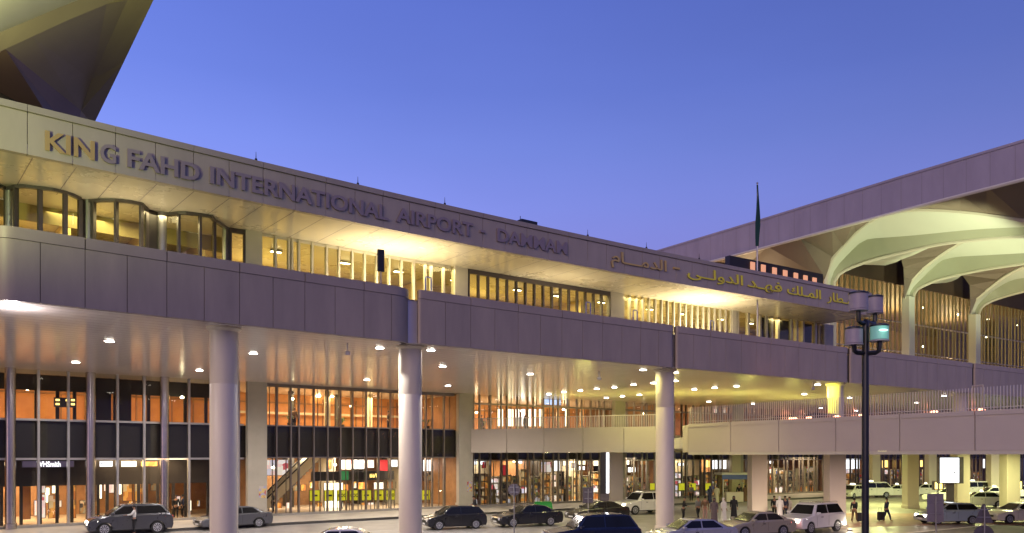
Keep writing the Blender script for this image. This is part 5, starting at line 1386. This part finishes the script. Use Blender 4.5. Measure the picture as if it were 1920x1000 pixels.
def car(label, kind, pcol, pos, heading, cat='car', lit=False, group=None, plate=True, pale=False, taxi=False):
    key = (kind, pcol, lit, pale, taxi)
    if key in CARPROTO:
        t = copy_tree(CARPROTO[key]); t.location = pos; t.rotation_euler = (0, 0, heading)
        tag(t, label, cat, group)
        if cat == 'taxi': t.name = 'taxi'
        return t
    c = CAR[kind]; w = c['Wd'] / 2
    t = thing('parked_car', label, cat, pos, heading, group)
    ol = arch_outline(c); n = len(ol)
    mb = MB()
    lv = [(-w + .10, .97), (-w + .02, .995), (-w, 1.0), (-w, 1.0)]
    rings = []
    def ring(y, k, dz=0): return [(x * (1 - (1 - k) * 1.0), y, z if z < .5 else z - dz) for x, z in ol]
    R_ = [ring(-w + .12, .985, .025), ring(-w + .03, .995, .008), ring(-w, .985, .05) if False else ring(-w, .99, .03), ring(w, .99, .03), ring(w - .03, .995, .008), ring(w - .12, .985, .025)]
    # order: inner-left is hidden, so use outer faces only
    S = [ring(-w, .992, .05), ring(-w + .05, 1.0, .01), ring(w - .05, 1.0, .01), ring(w, .992, .05)]
    vs = [p for r_ in S for p in r_]; fs = []
    for a in range(3):
        for k in range(n): fs.append((a * n + k, a * n + (k + 1) % n, (a + 1) * n + (k + 1) % n, (a + 1) * n + k))
    fs.append(tuple(range(n - 1, -1, -1))); fs.append(tuple(3 * n + k for k in range(n)))
    mb.add(vs, fs)
    body = child('body', mb, PAINT[pcol], t, True, .025)
    # cabin: body coloured shell with glass set on it
    (gx0, gz0), (gx1, gz1) = c['gl']; rf = c['rf']; wb, wt = w - .05, w - .27
    roofpts = rf; top = [(x, z) for x, z in rf]; m = len(top)
    bot = [(gx0 + (gx1 - gx0) * i / (m - 1), gz0 - .06 + (gz1 - gz0) * i / (m - 1)) for i in range(m)]
    vs = []
    for i in range(m):
        vs += [(bot[i][0], -wb, bot[i][1]), (bot[i][0], wb, bot[i][1]), (top[i][0], wt, top[i][1]), (top[i][0], -wt, top[i][1])]
    fs = [(0, 1, 2, 3), tuple(4 * (m - 1) + k for k in (3, 2, 1, 0))]
    for i in range(m - 1):
        for k in range(4): fs.append((4 * i + k, 4 * i + (k + 1) % 4, 4 * i + 4 + (k + 1) % 4, 4 * i + 4 + k))
    mb = MB(); mb.add(vs, fs); child('cabin', mb, PAINT[pcol], t, True, .03)
    G = M['car_glass_pale'] if pale else M['car_glass']
    def lerp(a, b, f): return tuple(a[i] + (b[i] - a[i]) * f for i in range(3))
    def quad(A, B, C, D, off, m0=.06, m1=.10):      # inset quad
        q = [lerp(lerp(A, B, m0), lerp(D, C, m0), m1), lerp(lerp(A, B, 1 - m0), lerp(D, C, 1 - m0), m1), lerp(lerp(A, B, 1 - m0), lerp(D, C, 1 - m0), 1 - m1), lerp(lerp(A, B, m0), lerp(D, C, m0), 1 - m1)]
        nrm = (Vector(B) - Vector(A)).cross(Vector(D) - Vector(A)).normalized()
        if nrm.dot(Vector(off)) < 0: nrm = -nrm
        mb.add([Vector(a) + nrm * .012 for a in q], [(0, 1, 2, 3)])
    mb = MB(); quad((bot[0][0], -wb, bot[0][1] + .06), (bot[0][0], wb, bot[0][1] + .06), (top[0][0], wt, top[0][1]), (top[0][0], -wt, top[0][1]), (1, 0, .3), .07, .07); child('windscreen', mb, G, t)
    mb = MB(); quad((bot[-1][0], -wb, bot[-1][1] + .06), (bot[-1][0], wb, bot[-1][1] + .06), (top[-1][0], wt, top[-1][1]), (top[-1][0], -wt, top[-1][1]), (-1, 0, .3), .08, .10); child('rear_window', mb, G, t)
    for sy in (-1, 1):
        xs_ = [bot[0][0] - .28, (gx0 + gx1) / 2 + .12, gx1 + (.42 if kind == 'sedan' else .18)]
        tx = [top[0][0] - .06, (gx0 + gx1) / 2 + .12, top[-1][0] + .12]
        zr = min(z for x, z in rf) - .02; zb_ = gz0 + .07
        def P(x, z):                                   # point on the slanting side
            zbot = gz0 - .06; ztop = 1.0 * max(z_ for x_, z_ in rf); f = (z - zbot) / (ztop - zbot); return (x, sy * (wb + (wt - wb) * f), z)
        for k in (0, 1):
            g = .035 if k == 0 else 0
            A_q, B_q, C_q, D_q = P(xs_[k] - (.0 if k == 0 else .035), zb_), P(xs_[k + 1] + (.035 if k == 0 else .0), zb_), P(tx[k + 1] + (.035 if k == 0 else 0), zr), P(tx[k] - (0 if k == 0 else .035), zr)
            mb = MB(); q = [Vector(v) + Vector((0, sy * .022, .006)) for v in (A_q, B_q, C_q, D_q)]; mb.add(q, [(0, 1, 2, 3)]); child('side_window', mb, G, t)
        mb = MB(); mb.box(-.09, .09, -.11, .11, -.07, .07); o = child('mirror', mb, PAINT[pcol], t, bevel=.03); o.location = (gx0 - .32, sy * (w + .09), gz0 + .10)
        mb = MB(); mb.box(gx1 + .9, gx0 + .1, sy * w - .012 if sy > 0 else sy * w - .012, sy * w + .012, gz0 - .02, gz0 + .02) if False else mb.box(rf[0][0] - .35, rf[0][0] - .17, min(sy * w, sy * (w + .03)), max(sy * w, sy * (w + .03)), gz0 - .16, gz0 - .12); child('door_handle', mb, M['trim_black'], t)
        for fx, tail in ((c['low'][1][0], 0), (-c['L'] / 2, 1)):
            z = c['low'][3][1] - .13 if not tail else (gz0 - .17)
            mb = MB()
            if tail: mb.hexa([(fx + .42, sy * (w - .02), z - .08), (fx - .012, sy * (w - .22), z - .10), (fx - .012, sy * (w - .42), z - .10), (fx + .42, sy * (w - .3), z - .08), (fx + .42, sy * (w + .012), z + .08), (fx - .005, sy * (w - .2), z + .10), (fx - .005, sy * (w - .42), z + .10), (fx + .42, sy * (w - .3), z + .08)])
            else: mb.hexa([(fx - .45, sy * (w - .03), z - .06), (fx + .012, sy * (w - .2), z - .12), (fx + .012, sy * (w - .5), z - .12), (fx - .45, sy * (w - .3), z - .06), (fx - .5, sy * (w + .012), z + .07), (fx - .02, sy * (w - .2), z + .04), (fx - .02, sy * (w - .5), z + .04), (fx - .5, sy * (w - .3), z + .07)])
            child('taillight' if tail else 'headlight', mb, (M['taillight_lit'] if lit in ('tail', 'both') else M['taillight_glass']) if tail else (M['headlight_lit'] if lit in ('head', 'both') else M['headlight_glass']), t)
        for wx in (c['fw'], c['rw']):
            o = bpy.data.objects.new('wheel', None); o.location = (wx, sy * (w - .12), c['wr']); o.parent = t; col.objects.link(o)
            r = c['wr']; mb = MB(); nn_ = 24; prof = [(r * .62, -.11), (r * .95, -.115), (r, -.08), (r, .08), (r * .95, .115), (r * .62, .11)]
            vs = []; fs = []
            for rr, yy in prof:
                for k in range(nn_): an = 2 * math.pi * k / nn_; vs.append((rr * math.cos(an), yy, rr * math.sin(an)))
            for i in range(5):
                for k in range(nn_): fs.append((i * nn_ + k, i * nn_ + (k + 1) % nn_, (i + 1) * nn_ + (k + 1) % nn_, (i + 1) * nn_ + k))
            fs += [tuple(range(nn_)), tuple(5 * nn_ + k for k in range(nn_))]
            mb.add(vs, fs); child('tyre', mb, M['tyre'], o, True)
            mb = MB()
            for k in range(10):
                a0 = 2 * math.pi * (k - .26) / 10; a1 = 2 * math.pi * (k + .26) / 10; y = sy * .118
                mb.add([(r * .12 * math.cos(a0), y, r * .12 * math.sin(a0)), (r * .62 * math.cos(a0), y, r * .62 * math.sin(a0)), (r * .62 * math.cos(a1), y, r * .62 * math.sin(a1)), (r * .12 * math.cos(a1), y, r * .12 * math.sin(a1))], [(0, 1, 2, 3)])
            mb.add([(r * q * math.cos(2 * math.pi * k / nn_), sy * .12, r * q * math.sin(2 * math.pi * k / nn_)) for q in (.60, .68) for k in range(nn_)], [(k, (k + 1) % nn_, nn_ + (k + 1) % nn_, nn_ + k) for k in range(nn_)])
            mb.add([(r * .17 * math.cos(2 * math.pi * k / 10), sy * .121, r * .17 * math.sin(2 * math.pi * k / 10)) for k in range(10)], [tuple(range(10))])
            child('rim', mb, M['rim'], o)
    mb = MB(); mb.box(-c['L'] / 2 + .3, c['L'] / 2 - .3, -w + .1, w - .1, c['low'][0][1] - .05, c['low'][0][1] + .1); child('underbody', mb, M['trim_black'], t)
    fx = c['low'][1][0]; mb = MB(); mb.box(fx - .04, fx + .012, -.5, .5, .45, .60); child('grille', mb, M['trim_black'], t)
    mb = MB(); mb.box(fx + .013, fx + .025, -.26, .26, .34, .44); child('number_plate', mb, M['plate_white'], t)
    mb = MB(); mb.box(-c['L'] / 2 - .02, -c['L'] / 2 - .006, -.26, .26, .6, .71); child('number_plate', mb, M['plate_white'], t)
    mb = MB()
    for sy in (-1, 1): mb.tube([(c['fw'] - .62, sy * (w + .002), c['low'][0][1] + .12), (c['fw'] - .6, sy * (w + .002), gz0 - .08)], .006, 4); mb.tube([((gx0 + gx1) / 2 + .14, sy * (w + .002), c['low'][0][1] + .12), ((gx0 + gx1) / 2 + .14, sy * (w + .002), gz0 - .06)], .006, 4)
    child('door_seam', mb, M['trim_black'], t)
    if kind == 'suv' and pcol != 'navy':
        mb = MB()
        for sy in (-1, 1): mb.tube([(.3, sy * (wt - .04), 1.86), (.1, sy * (wt - .04), 1.91), (-1.7, sy * (wt - .04), 1.91), (-1.85, sy * (wt - .04), 1.86)], .02, 6)
        child('roof_rail', mb, M['steel'], t)
    if taxi:
        mb = MB(); zt = max(z for x, z in rf); mb.hexa([(-.22, -.3, zt + .005), (.0, -.3, zt + .005), (.0, .3, zt + .005), (-.22, .3, zt + .005), (-.16, -.26, zt + .16), (-.06, -.26, zt + .16), (-.06, .26, zt + .16), (-.16, .26, zt + .16)]); child('roof_sign', mb, M['sign_cream'], t, bevel=.01)
    CARPROTO[key] = t
    return t
def G_(u, v): return on_z(u, v, .008)
HL_ = R(37 + 180)        # nose to the left, along the building
car('dark grey people carrier parked at the left, man in white shirt beside it', 'hatch', 'charcoal', G_(243, 1000), R(32 + 180), lit='head').scale = (1.17, 1.14, 1.22)
car('grey sedan half hidden behind the nearest round column', 'sedan', 'grey', G_(438, 990), R(40 + 180))
car('roof of a white sedan at the bottom edge between two round columns', 'sedan', 'white', G_(628, 1049), R(8 + 180))
car('black hatchback right of the white lit round column', 'hatch', 'black', G_(851, 991), R(22 + 180))
car('black sedan behind the round grey road sign', 'sedan', 'black', G_(988, 986), R(24 + 180))
car('black sedan behind the black pylon, rear to the right', 'sedan', 'black', G_(1120, 976), R(30 + 180), lit=False)
car('dark blue off roader with tinted windows at the bottom centre', 'suv', 'navy', G_(1108, 1031), R(14 + 180))
car('white van behind the third round column', 'suv', 'white', G_(1205, 963), R(28 + 180), lit='both')
q_ = G_(1150, 963); lamp('SPOT', 'headlight_beam', Vector((q_.x, q_.y - .4, .75)), 1500, (1, .95, .92), size=.1, target=Vector((q_.x - 8, q_.y - 4.5, 0)), spot=80, blend=.6)
car('silver sedan with dark windows in front of the third round column', 'sedan', 'silver', G_(1294, 1023), R(14 + 180))
car('beige gold sedan nosing in left of the white off roader', 'sedan', 'gold', G_(1415, 1005), R(22 + 180), lit='tail')
car('white off roader facing left between two raised road piers', 'suv', 'white', G_(1521, 997), R(36 + 180), lit='head')
car('pale blue hatchback behind the large grey sign', 'hatch', 'pale_blue', G_(1777, 982), R(4 + 180), lit='head')
car('white sedan cut by the right edge of the picture', 'sedan', 'white', G_(1911, 980), R(6 + 180))
TX = [(1598, 934, 'hatch', 40), (1632, 933, 'van', 12), (1680, 932, 'sedan', -8), (1734, 930, 'sedan', -14), (1777, 941, 'sedan', -30), (1822, 931, 'van', 5), (1862, 938, 'sedan', -10), (1900, 934, 'sedan', -12), (1838, 951, 'sedan', -20)]
for i, (u, v, kd, h) in enumerate(TX):
    car('white taxi waiting under the raised road, ' + ['small one just right of the second wide pier', 'tall van behind the lamp post', 'sedan right of the lamp post', 'sedan left of the big lit advert', 'nose showing below the big lit advert', 'van between the advert and the far right pier', 'sedan left of the far right pier', 'behind the far right pier', 'low, beside the warning sign'][i], kd, 'white', G_(u, v), R(h + 180), cat='taxi', group='white taxis under the raised road', taxi=True)
# cars up on the raised road
for i, (u, tv, lab) in enumerate(((1436, 771, 'dark car roof showing above the raised road parapet, left one'), (1496, 772, 'dark car roof above the raised road parapet beside red lamps'))):
    p = V(v_at(u)) + NN * 3; p.z = 6.21
    car(lab, 'sedan', 'black', p, math.atan2(VD.y, VD.x), group='cars on the raised road')

# ------------------------------------------------------------------ people
CLOTH = {}
def cloth(c):
    k = tuple(c)
    if k not in CLOTH: CLOTH[k] = mat('cloth_%d' % len(CLOTH), c, .85, var=.12, vscale=8)
    return CLOTH[k]
def skin_mesh(name, joints, edges, mname, parent, root=0, sub=1):
    me = bpy.data.meshes.new(name)
    me.from_pydata([j[0] for j in joints], edges, [])
    o = bpy.data.objects.new(name, me); col.objects.link(o); o.parent = parent
    md = o.modifiers.new('skin', 'SKIN'); md.use_smooth_shade = True
    sv = me.skin_vertices[0].data
    for i, j in enumerate(joints):
        r = j[1]; sv[i].radius = r if isinstance(r, tuple) else (r, r)
        sv[i].use_root = (i == root)
    if sub: sd = o.modifiers.new('sub', 'SUBSURF'); sd.levels = sub; sd.render_levels = sub
    me.materials.append(mname)
    return o
def person(label, pos, face, top=(.02, .02, .025), legs=(.02, .02, .025), robe=None, head=None, lean=0.0, walk=0.0, sc_=1.0, arm='down', group=None, sit=False):
    """face: heading of the look direction (radians, world)"""
    t = thing('person', label, 'person', pos, face - math.pi / 2, group)
    t.scale = (sc_,) * 3
    ly = lambda z, y=0: y + lean * max(0, z - .9)
    hipz = .92 if not sit else .5
    dz = hipz - .92
    wk = walk
    J = [((0, 0, hipz), (.13, .10)), ((0, ly(1.15), 1.15 + dz), (.115, .085)), ((0, ly(1.36), 1.36 + dz), (.15, .09)), ((0, ly(1.48), 1.49 + dz), .052), ((0, ly(1.56, .01), 1.57 + dz), .06), ((0, ly(1.63, .015), 1.645 + dz), (.078, .092)), ((0, ly(1.72, .0), 1.735 + dz), .055), ((0, ly(1.62) + .105, 1.625 + dz), .014)]
    E_ = [(0, 1), (1, 2), (2, 3), (3, 4), (4, 5), (5, 6), (5, 7)]
    def add(p, r, par): J.append((p, r)); E_.append((par, len(J) - 1)); return len(J) - 1
    sh = {}
    for sx in (-1, 1):
        s_ = add((sx * .18, ly(1.42), 1.42 + dz), .055, 2)
        if arm == 'phone' and sx == 1: e = (.23, ly(1.15) + .06, 1.15 + dz); wv = (.12, ly(1.2) + .26, 1.22 + dz)
        elif arm == 'reach' and sx == -1: e = (-.24, ly(1.2) + .16, 1.2 + dz); wv = (-.22, ly(1.2) + .42, 1.18 + dz)
        elif arm == 'back' and sx == 1: e = (.25, ly(1.2) - .12, 1.15 + dz); wv = (.27, ly(1.0) - .26, .92 + dz)
        elif arm == 'both' : e = (sx * .23, ly(1.15) + .05, 1.14 + dz); wv = (sx * .12, ly(1.15) + .27, 1.08 + dz)
        else: e = (sx * .235, ly(1.13) - .02, 1.13 + dz); wv = (sx * .25, ly(.9) + .05 + sx * wk * .15, .90 + dz)
        e_ = add(e, .042, s_); w_ = add(wv, .028, e_)
        d = (Vector(wv) - Vector(e)).normalized(); side = Vector((1, 0, 0)); pal = Vector(wv) + d * .06; p_ = add(tuple(pal), (.034, .016), w_)
        for f, (off, L_) in enumerate(((-.030, .055), (-.010, .068), (.010, .064), (.030, .05))):
            k1 = pal + d * .035 + side * off; a1 = add(tuple(k1), .009, p_); add(tuple(k1 + d * L_ + Vector((0, .012, -.006))), .0075, a1)
        add(tuple(Vector(wv) + d * .035 + side * (-sx) * .045), .010, w_)
        h_ = add((sx * .095, 0, hipz - .06), .085, 0)
        if sit: kn = (sx * .12, .42, .5); an = (sx * .12, .44, .1)
        else: kn = (sx * .10, .03 + sx * wk * .16, .49); an = (sx * .10, -.02 + sx * wk * .32, .085)
        k_ = add(kn, .055, h_); a_ = add(an, .038, k_); add((an[0] * 1.15, an[1] + .16, .04), (.04, .03), a_)
        sh[sx] = (kn, an, e, wv)
    body = skin_mesh('body', J, E_, M['skin'], t)
    if robe:
        mb = MB(); n = 14; secs = [(.06, .25 + abs(wk) * .1, .22 + abs(wk) * .12), (.5, .215, .18), (.9, .19, .135), (1.15, .165, .12), (1.38, .205, .12), (1.46, .14, .085), (1.50, .07, .07)]
        vs = []; fs = []
        for z, a, b in secs:
            for k in range(n):
                an = 2 * math.pi * k / n; vs.append((a * math.cos(an) * (1 + .04 * math.sin(5 * an)), ly(z) + b * math.sin(an) * (1 + .04 * math.sin(4 * an)), z + (dz if z > .8 else 0)))
        for i in range(len(secs) - 1):
            for k in range(n): fs.append((i * n + k, i * n + (k + 1) % n, (i + 1) * n + (k + 1) % n, (i + 1) * n + k))
        fs += [tuple(range(n)), tuple((len(secs) - 1) * n + k for k in range(n))]
        mb.add(vs, fs); child('robe', mb, cloth(robe), t, True)
        tc_ = robe
    else:
        tc_ = top
        Jl = [((0, 0, hipz + .03), (.15, .12))]; El = []
        for sx in (-1, 1):
            kn, an, e, wv = sh[sx]
            for p, r in (((sx * .095, 0, hipz - .08), .105), (kn, .075), ((an[0], an[1], an[2] + .03), .06)):
                Jl.append((p, r)); El.append((len(Jl) - 2 if p[2] < hipz - .1 or r < .1 else 0, len(Jl) - 1))
        El = [(0, 1), (1, 2), (2, 3), (0, 4), (4, 5), (5, 6)]
        skin_mesh('trousers', Jl, El, cloth(legs), t)
    Js = [((0, ly(.95), .95 + dz), (.155, .115)), ((0, ly(1.15), 1.15 + dz), (.145, .105)), ((0, ly(1.37), 1.37 + dz), (.175, .11)), ((0, ly(1.46), 1.465 + dz), .065)]
    Es = [(0, 1), (1, 2), (2, 3)]
    for sx in (-1, 1):
        kn, an, e, wv = sh[sx]
        Js += [((sx * .19, ly(1.41), 1.41 + dz), .075), (e, .058), (tuple(Vector(e).lerp(Vector(wv), .85)), .046)]; k = len(Js); Es += [(2, k - 3), (k - 3, k - 2), (k - 2, k - 1)]
    skin_mesh('shirt' if not robe else 'sleeves', Js, Es, cloth(tc_), t)
    mb = MB(); n = 12; hz = 1.665 + dz; hy = ly(1.66)
    hc = head if head else None
    secs = [(-.03 if hc is None else -.16, .088, .082), (.03, .096, .104), (.075, .080, .088), (.105, .035, .04)]
    vs = []; fs = []
    for z, a, b in secs:
        for k in range(n): an = 2 * math.pi * k / n; vs.append((a * math.cos(an) * (1.25 if hc and z < -.1 else 1), hy - .022 + b * math.sin(an), hz + z + (.02 * -math.sin(an) if z < .05 else 0)))
    for i in range(3):
        for k in range(n): fs.append((i * n + k, i * n + (k + 1) % n, (i + 1) * n + (k + 1) % n, (i + 1) * n + k))
    fs += [tuple(range(n)), tuple(3 * n + k for k in range(n))]
    mb.add(vs, fs); child('hair' if hc is None else 'head_scarf', mb, M['hair'] if hc is None else cloth(hc), t, True)
    return t
BK = (.012, .012, .016); WH = (.70, .68, .66); NV = (.02, .025, .06); GY = (.2, .2, .2); BR = (.16, .09, .05); BL = (.04, .08, .32); PK = (.45, .28, .24)
rnd = random.Random(5)
PP = [
 (252, 1002, 200, dict(top=WH, legs=BK, arm='reach'), 'person in a white shirt and dark trousers beside the dark people carrier'),
 (168, 968, 250, dict(top=GY, legs=BK), 'person in grey top by the chrome column at the far left'),
 (306, 968, 200, dict(top=BK, legs=BK), 'person in black behind the dark people carrier'),
 (1281, 978, -20, dict(top=BK, legs=BK, arm='both', lean=.15), 'person in black right of the third round column, reaching forward'),
 (1322, 976, 80, dict(top=BR, legs=PK), 'person in brown top and pale trousers behind the silver sedan'),
 (1339, 982, 250, dict(robe=(.12, .09, .10), head=(.05, .04, .04)), 'person in a dark robe and head scarf behind the silver sedan'),
 (1331, 944, 90, dict(robe=NV, head=NV), 'person in a navy robe near the yellow poster stands'),
 (1344, 944, 90, dict(robe=(.45, .42, .25)), 'person in a pale green robe beside one in navy'),
 (1376, 976, 260, dict(robe=BK, head=BK), 'person in a black robe between the silver sedan and the first wide pier'),
 (1409, 972, 260, dict(top=WH, legs=BL), 'person in a white top and bright blue trousers before the first wide pier'),
 (1386, 941, 80, dict(top=BK, legs=BK), 'person in black before the illuminated shop, left of a pair'),
 (1397, 941, 100, dict(robe=BR, head=BK), 'person in a brown robe right of a pair before the illuminated shop'),
 (1296, 941, 60, dict(top=GY, legs=BK), 'person in grey with a trolley by the yellow poster stands'),
 (1452, 972, 270, dict(top=BK, legs=BK), 'person in black at the left of the group behind the white off roader'),
 (1462, 975, 60, dict(robe=WH, head=WH), 'person in a white robe and head scarf in the group by the white off roader'),
 (1472, 974, 100, dict(top=NV, legs=NV), 'person in a navy suit in the group by the white off roader'),
 (1480, 973, 200, dict(robe=(.55, .52, .46)), 'person in a cream robe at the right of the group by the white off roader'),
 (1602, 979, 40, dict(top=BK, legs=BR, arm='back', walk=.6), 'person in a black coat with a suitcase, left of the lamp post'),
 (1663, 978, 0, dict(top=NV, legs=NV, arm='back', walk=.8), 'person in navy walking right with a suitcase, right of the lamp post'),
 (1845, 946, 20, dict(top=BK, legs=BK), 'person in black among the taxis left of the far right pier'),
 (1173, 936, 250, dict(robe=(.06, .03, .03), head=BK), 'person in a dark robe beside the third pilaster'),
 (1180, 938, 250, dict(top=BK, legs=BK), 'person in black beside one in a dark robe at the third pilaster'),
 (1208, 936, 80, dict(top=PK, legs=PK), 'person in peach clothes among the shops left of the third round column'),
 (1906, 960, 90, dict(top=WH, legs=WH), 'person in white at the far right edge under the raised road'),
 (1309, 975, 120, dict(top=GY, legs=BK, walk=.5), 'person in grey walking right of the third round column'),
 (1357, 977, 300, dict(robe=WH, head=WH), 'person in a white robe and head scarf left of the one in a black robe'),
 (1432, 972, 250, dict(top=BK, legs=GY), 'person in black top and grey trousers just right of the first wide pier'),
 (893, 974, 200, dict(top=BK, legs=BK, lean=.3, arm='both'), 'person in black bending behind the black hatchback'),
]
for i, (u, v, fc, kw, lab) in enumerate(PP):
    person(lab, on_z(u, v, .012 if i not in (6, 7, 10, 11, 12, 20, 21, 22) else .15), R(fc), sc_=rnd.uniform(.96, 1.04), **kw)
# people seen inside
for i, (u, v0, d, z0, kw, lab) in enumerate((
  (903, 0, 29.5, 7.06, dict(top=BK, legs=BK), 'person in black on the upper hall floor right of the second pilaster'), (918, 0, 29, 7.06, dict(top=NV, legs=BK), 'person in navy on the upper hall floor near the bright wall panels'), (984, 0, 29.5, 7.06, dict(robe=BK, head=BK), 'person in a black robe before the bright upper wall panels'),
  (552, 0, 30, 7.06, dict(top=BR, legs=BK), 'person in brown on the upper hall floor above the escalator'), (728, 0, 30, 7.06, dict(top=BK, legs=BK), 'person in black on the upper hall floor left of the lit column'),
  (898, 0, 27.4, .18, dict(top=BK, legs=(.3, .1, .1)), 'person in black and red just inside the shops by the second pilaster'), (926, 0, 27.3, .18, dict(robe=(.35, .30, .14)), 'person in an olive robe inside the right hand shops'), (974, 0, 27.6, .18, dict(top=BK, legs=BR), 'person in black and brown inside the shops behind the road sign'), (1060, 0, 27.5, .18, dict(robe=BK, head=(.5, .1, .1)), 'person with a red head scarf inside the shops left of the pylon'),
  (1100, 0, 27.4, .18, dict(robe=(.25, .28, .12)), 'person in a green robe inside the shops left of the pylon'), (512, 0, 28.4, .18, dict(top=BK, legs=BK), 'person in black at the foot of the escalator'), (640, 0, 28.4, .18, dict(top=GY, legs=BK), 'person in grey among the yellow posters'),
  (330, 0, 27.2, .18, dict(top=BK, legs=BK), 'person in black inside the glass left of the nearest round column'), (342, 0, 27.4, .18, dict(top=NV, legs=BK), 'person in navy inside the glass left of the nearest round column'),
  (1240 + 60, 0, 27.2, .18, dict(top=NV, legs=BK), 'person in navy inside the glass right of the third round column'), (1470, 0, 27.3, .18, dict(robe=BK), 'person in black inside the dark glass between two wide piers'), (1520, 0, 27.3, .18, dict(top=PK, legs=BK), 'person in peach inside the dark glass between two wide piers'))):
    person(lab, W(s_at(u, d), d, z0), R(rnd.uniform(180, 300)), sc_=rnd.uniform(.96, 1.04), **kw)
# kiosk by the shops
p = gp(1383, 945)
t = thing('kiosk', 'small kiosk with pale roof and blue header before the shops, beside the first wide pier', 'kiosk', p, R(8))
mb = MB(); mb.box(-1.5, 1.5, 1.6, 1.7, .15, 2.9); mb.box(-1.5, -1.4, .2, 1.599, .15, 2.9); mb.box(1.4, 1.5, .2, 1.599, .15, 2.9); child('wall', mb, M['hall_glass'], t)
mb = MB(); mb.box(-1.7, 1.7, -.1, 1.8, 2.905, 3.1); child('roof', mb, M['vault_pale'], t)
mb = MB(); mb.box(-1.6, 1.6, -.02, .08, 2.45, 2.9); child('header', mb, M['kiosk_blue'], t)
for x in (-1.55, 1.45): mb = MB(); mb.box(x, x + .1, 0, .1, .15, 2.44); child('post', mb, M['mullion_pale'], t)
mb = MB(); mb.box(-.9, .9, .6, 1.1, .15, 1.15); child('counter', mb, M['cream_wall'], t, bevel=.03)
# luggage
def suitcase(u, v, lab, z=.012, c='suitcase'):
    t = thing('suitcase', lab, 'suitcase', on_z(u, v, z), R(rnd.uniform(-30, 30)))
    mb = MB(); mb.box(-.24, .24, -.15, .15, .06, .68); child('shell', mb, M[c], t, bevel=.04)
    mb = MB(); mb.tube([(-.12, .1, .68), (-.12, .1, .98), (.12, .1, .98), (.12, .1, .68)], .012, 6); child('handle', mb, M['steel'], t)
    for sx in (-.18, .18): mb = MB(); mb.lathe((sx, 0, 0), [(.035, 0), (.035, .058)], 10); child('wheel', mb, M['tyre'], t)
suitcase(1614, 979, 'black suitcase between the lamp post and a person in a black coat')
suitcase(1652, 977, 'black suitcase trailed by the walking person in navy')
suitcase(1163, 940, 'black bag heap leaning at the third pilaster', .15)
suitcase(1442, 975, 'black suitcase left of the group by the white off roader')
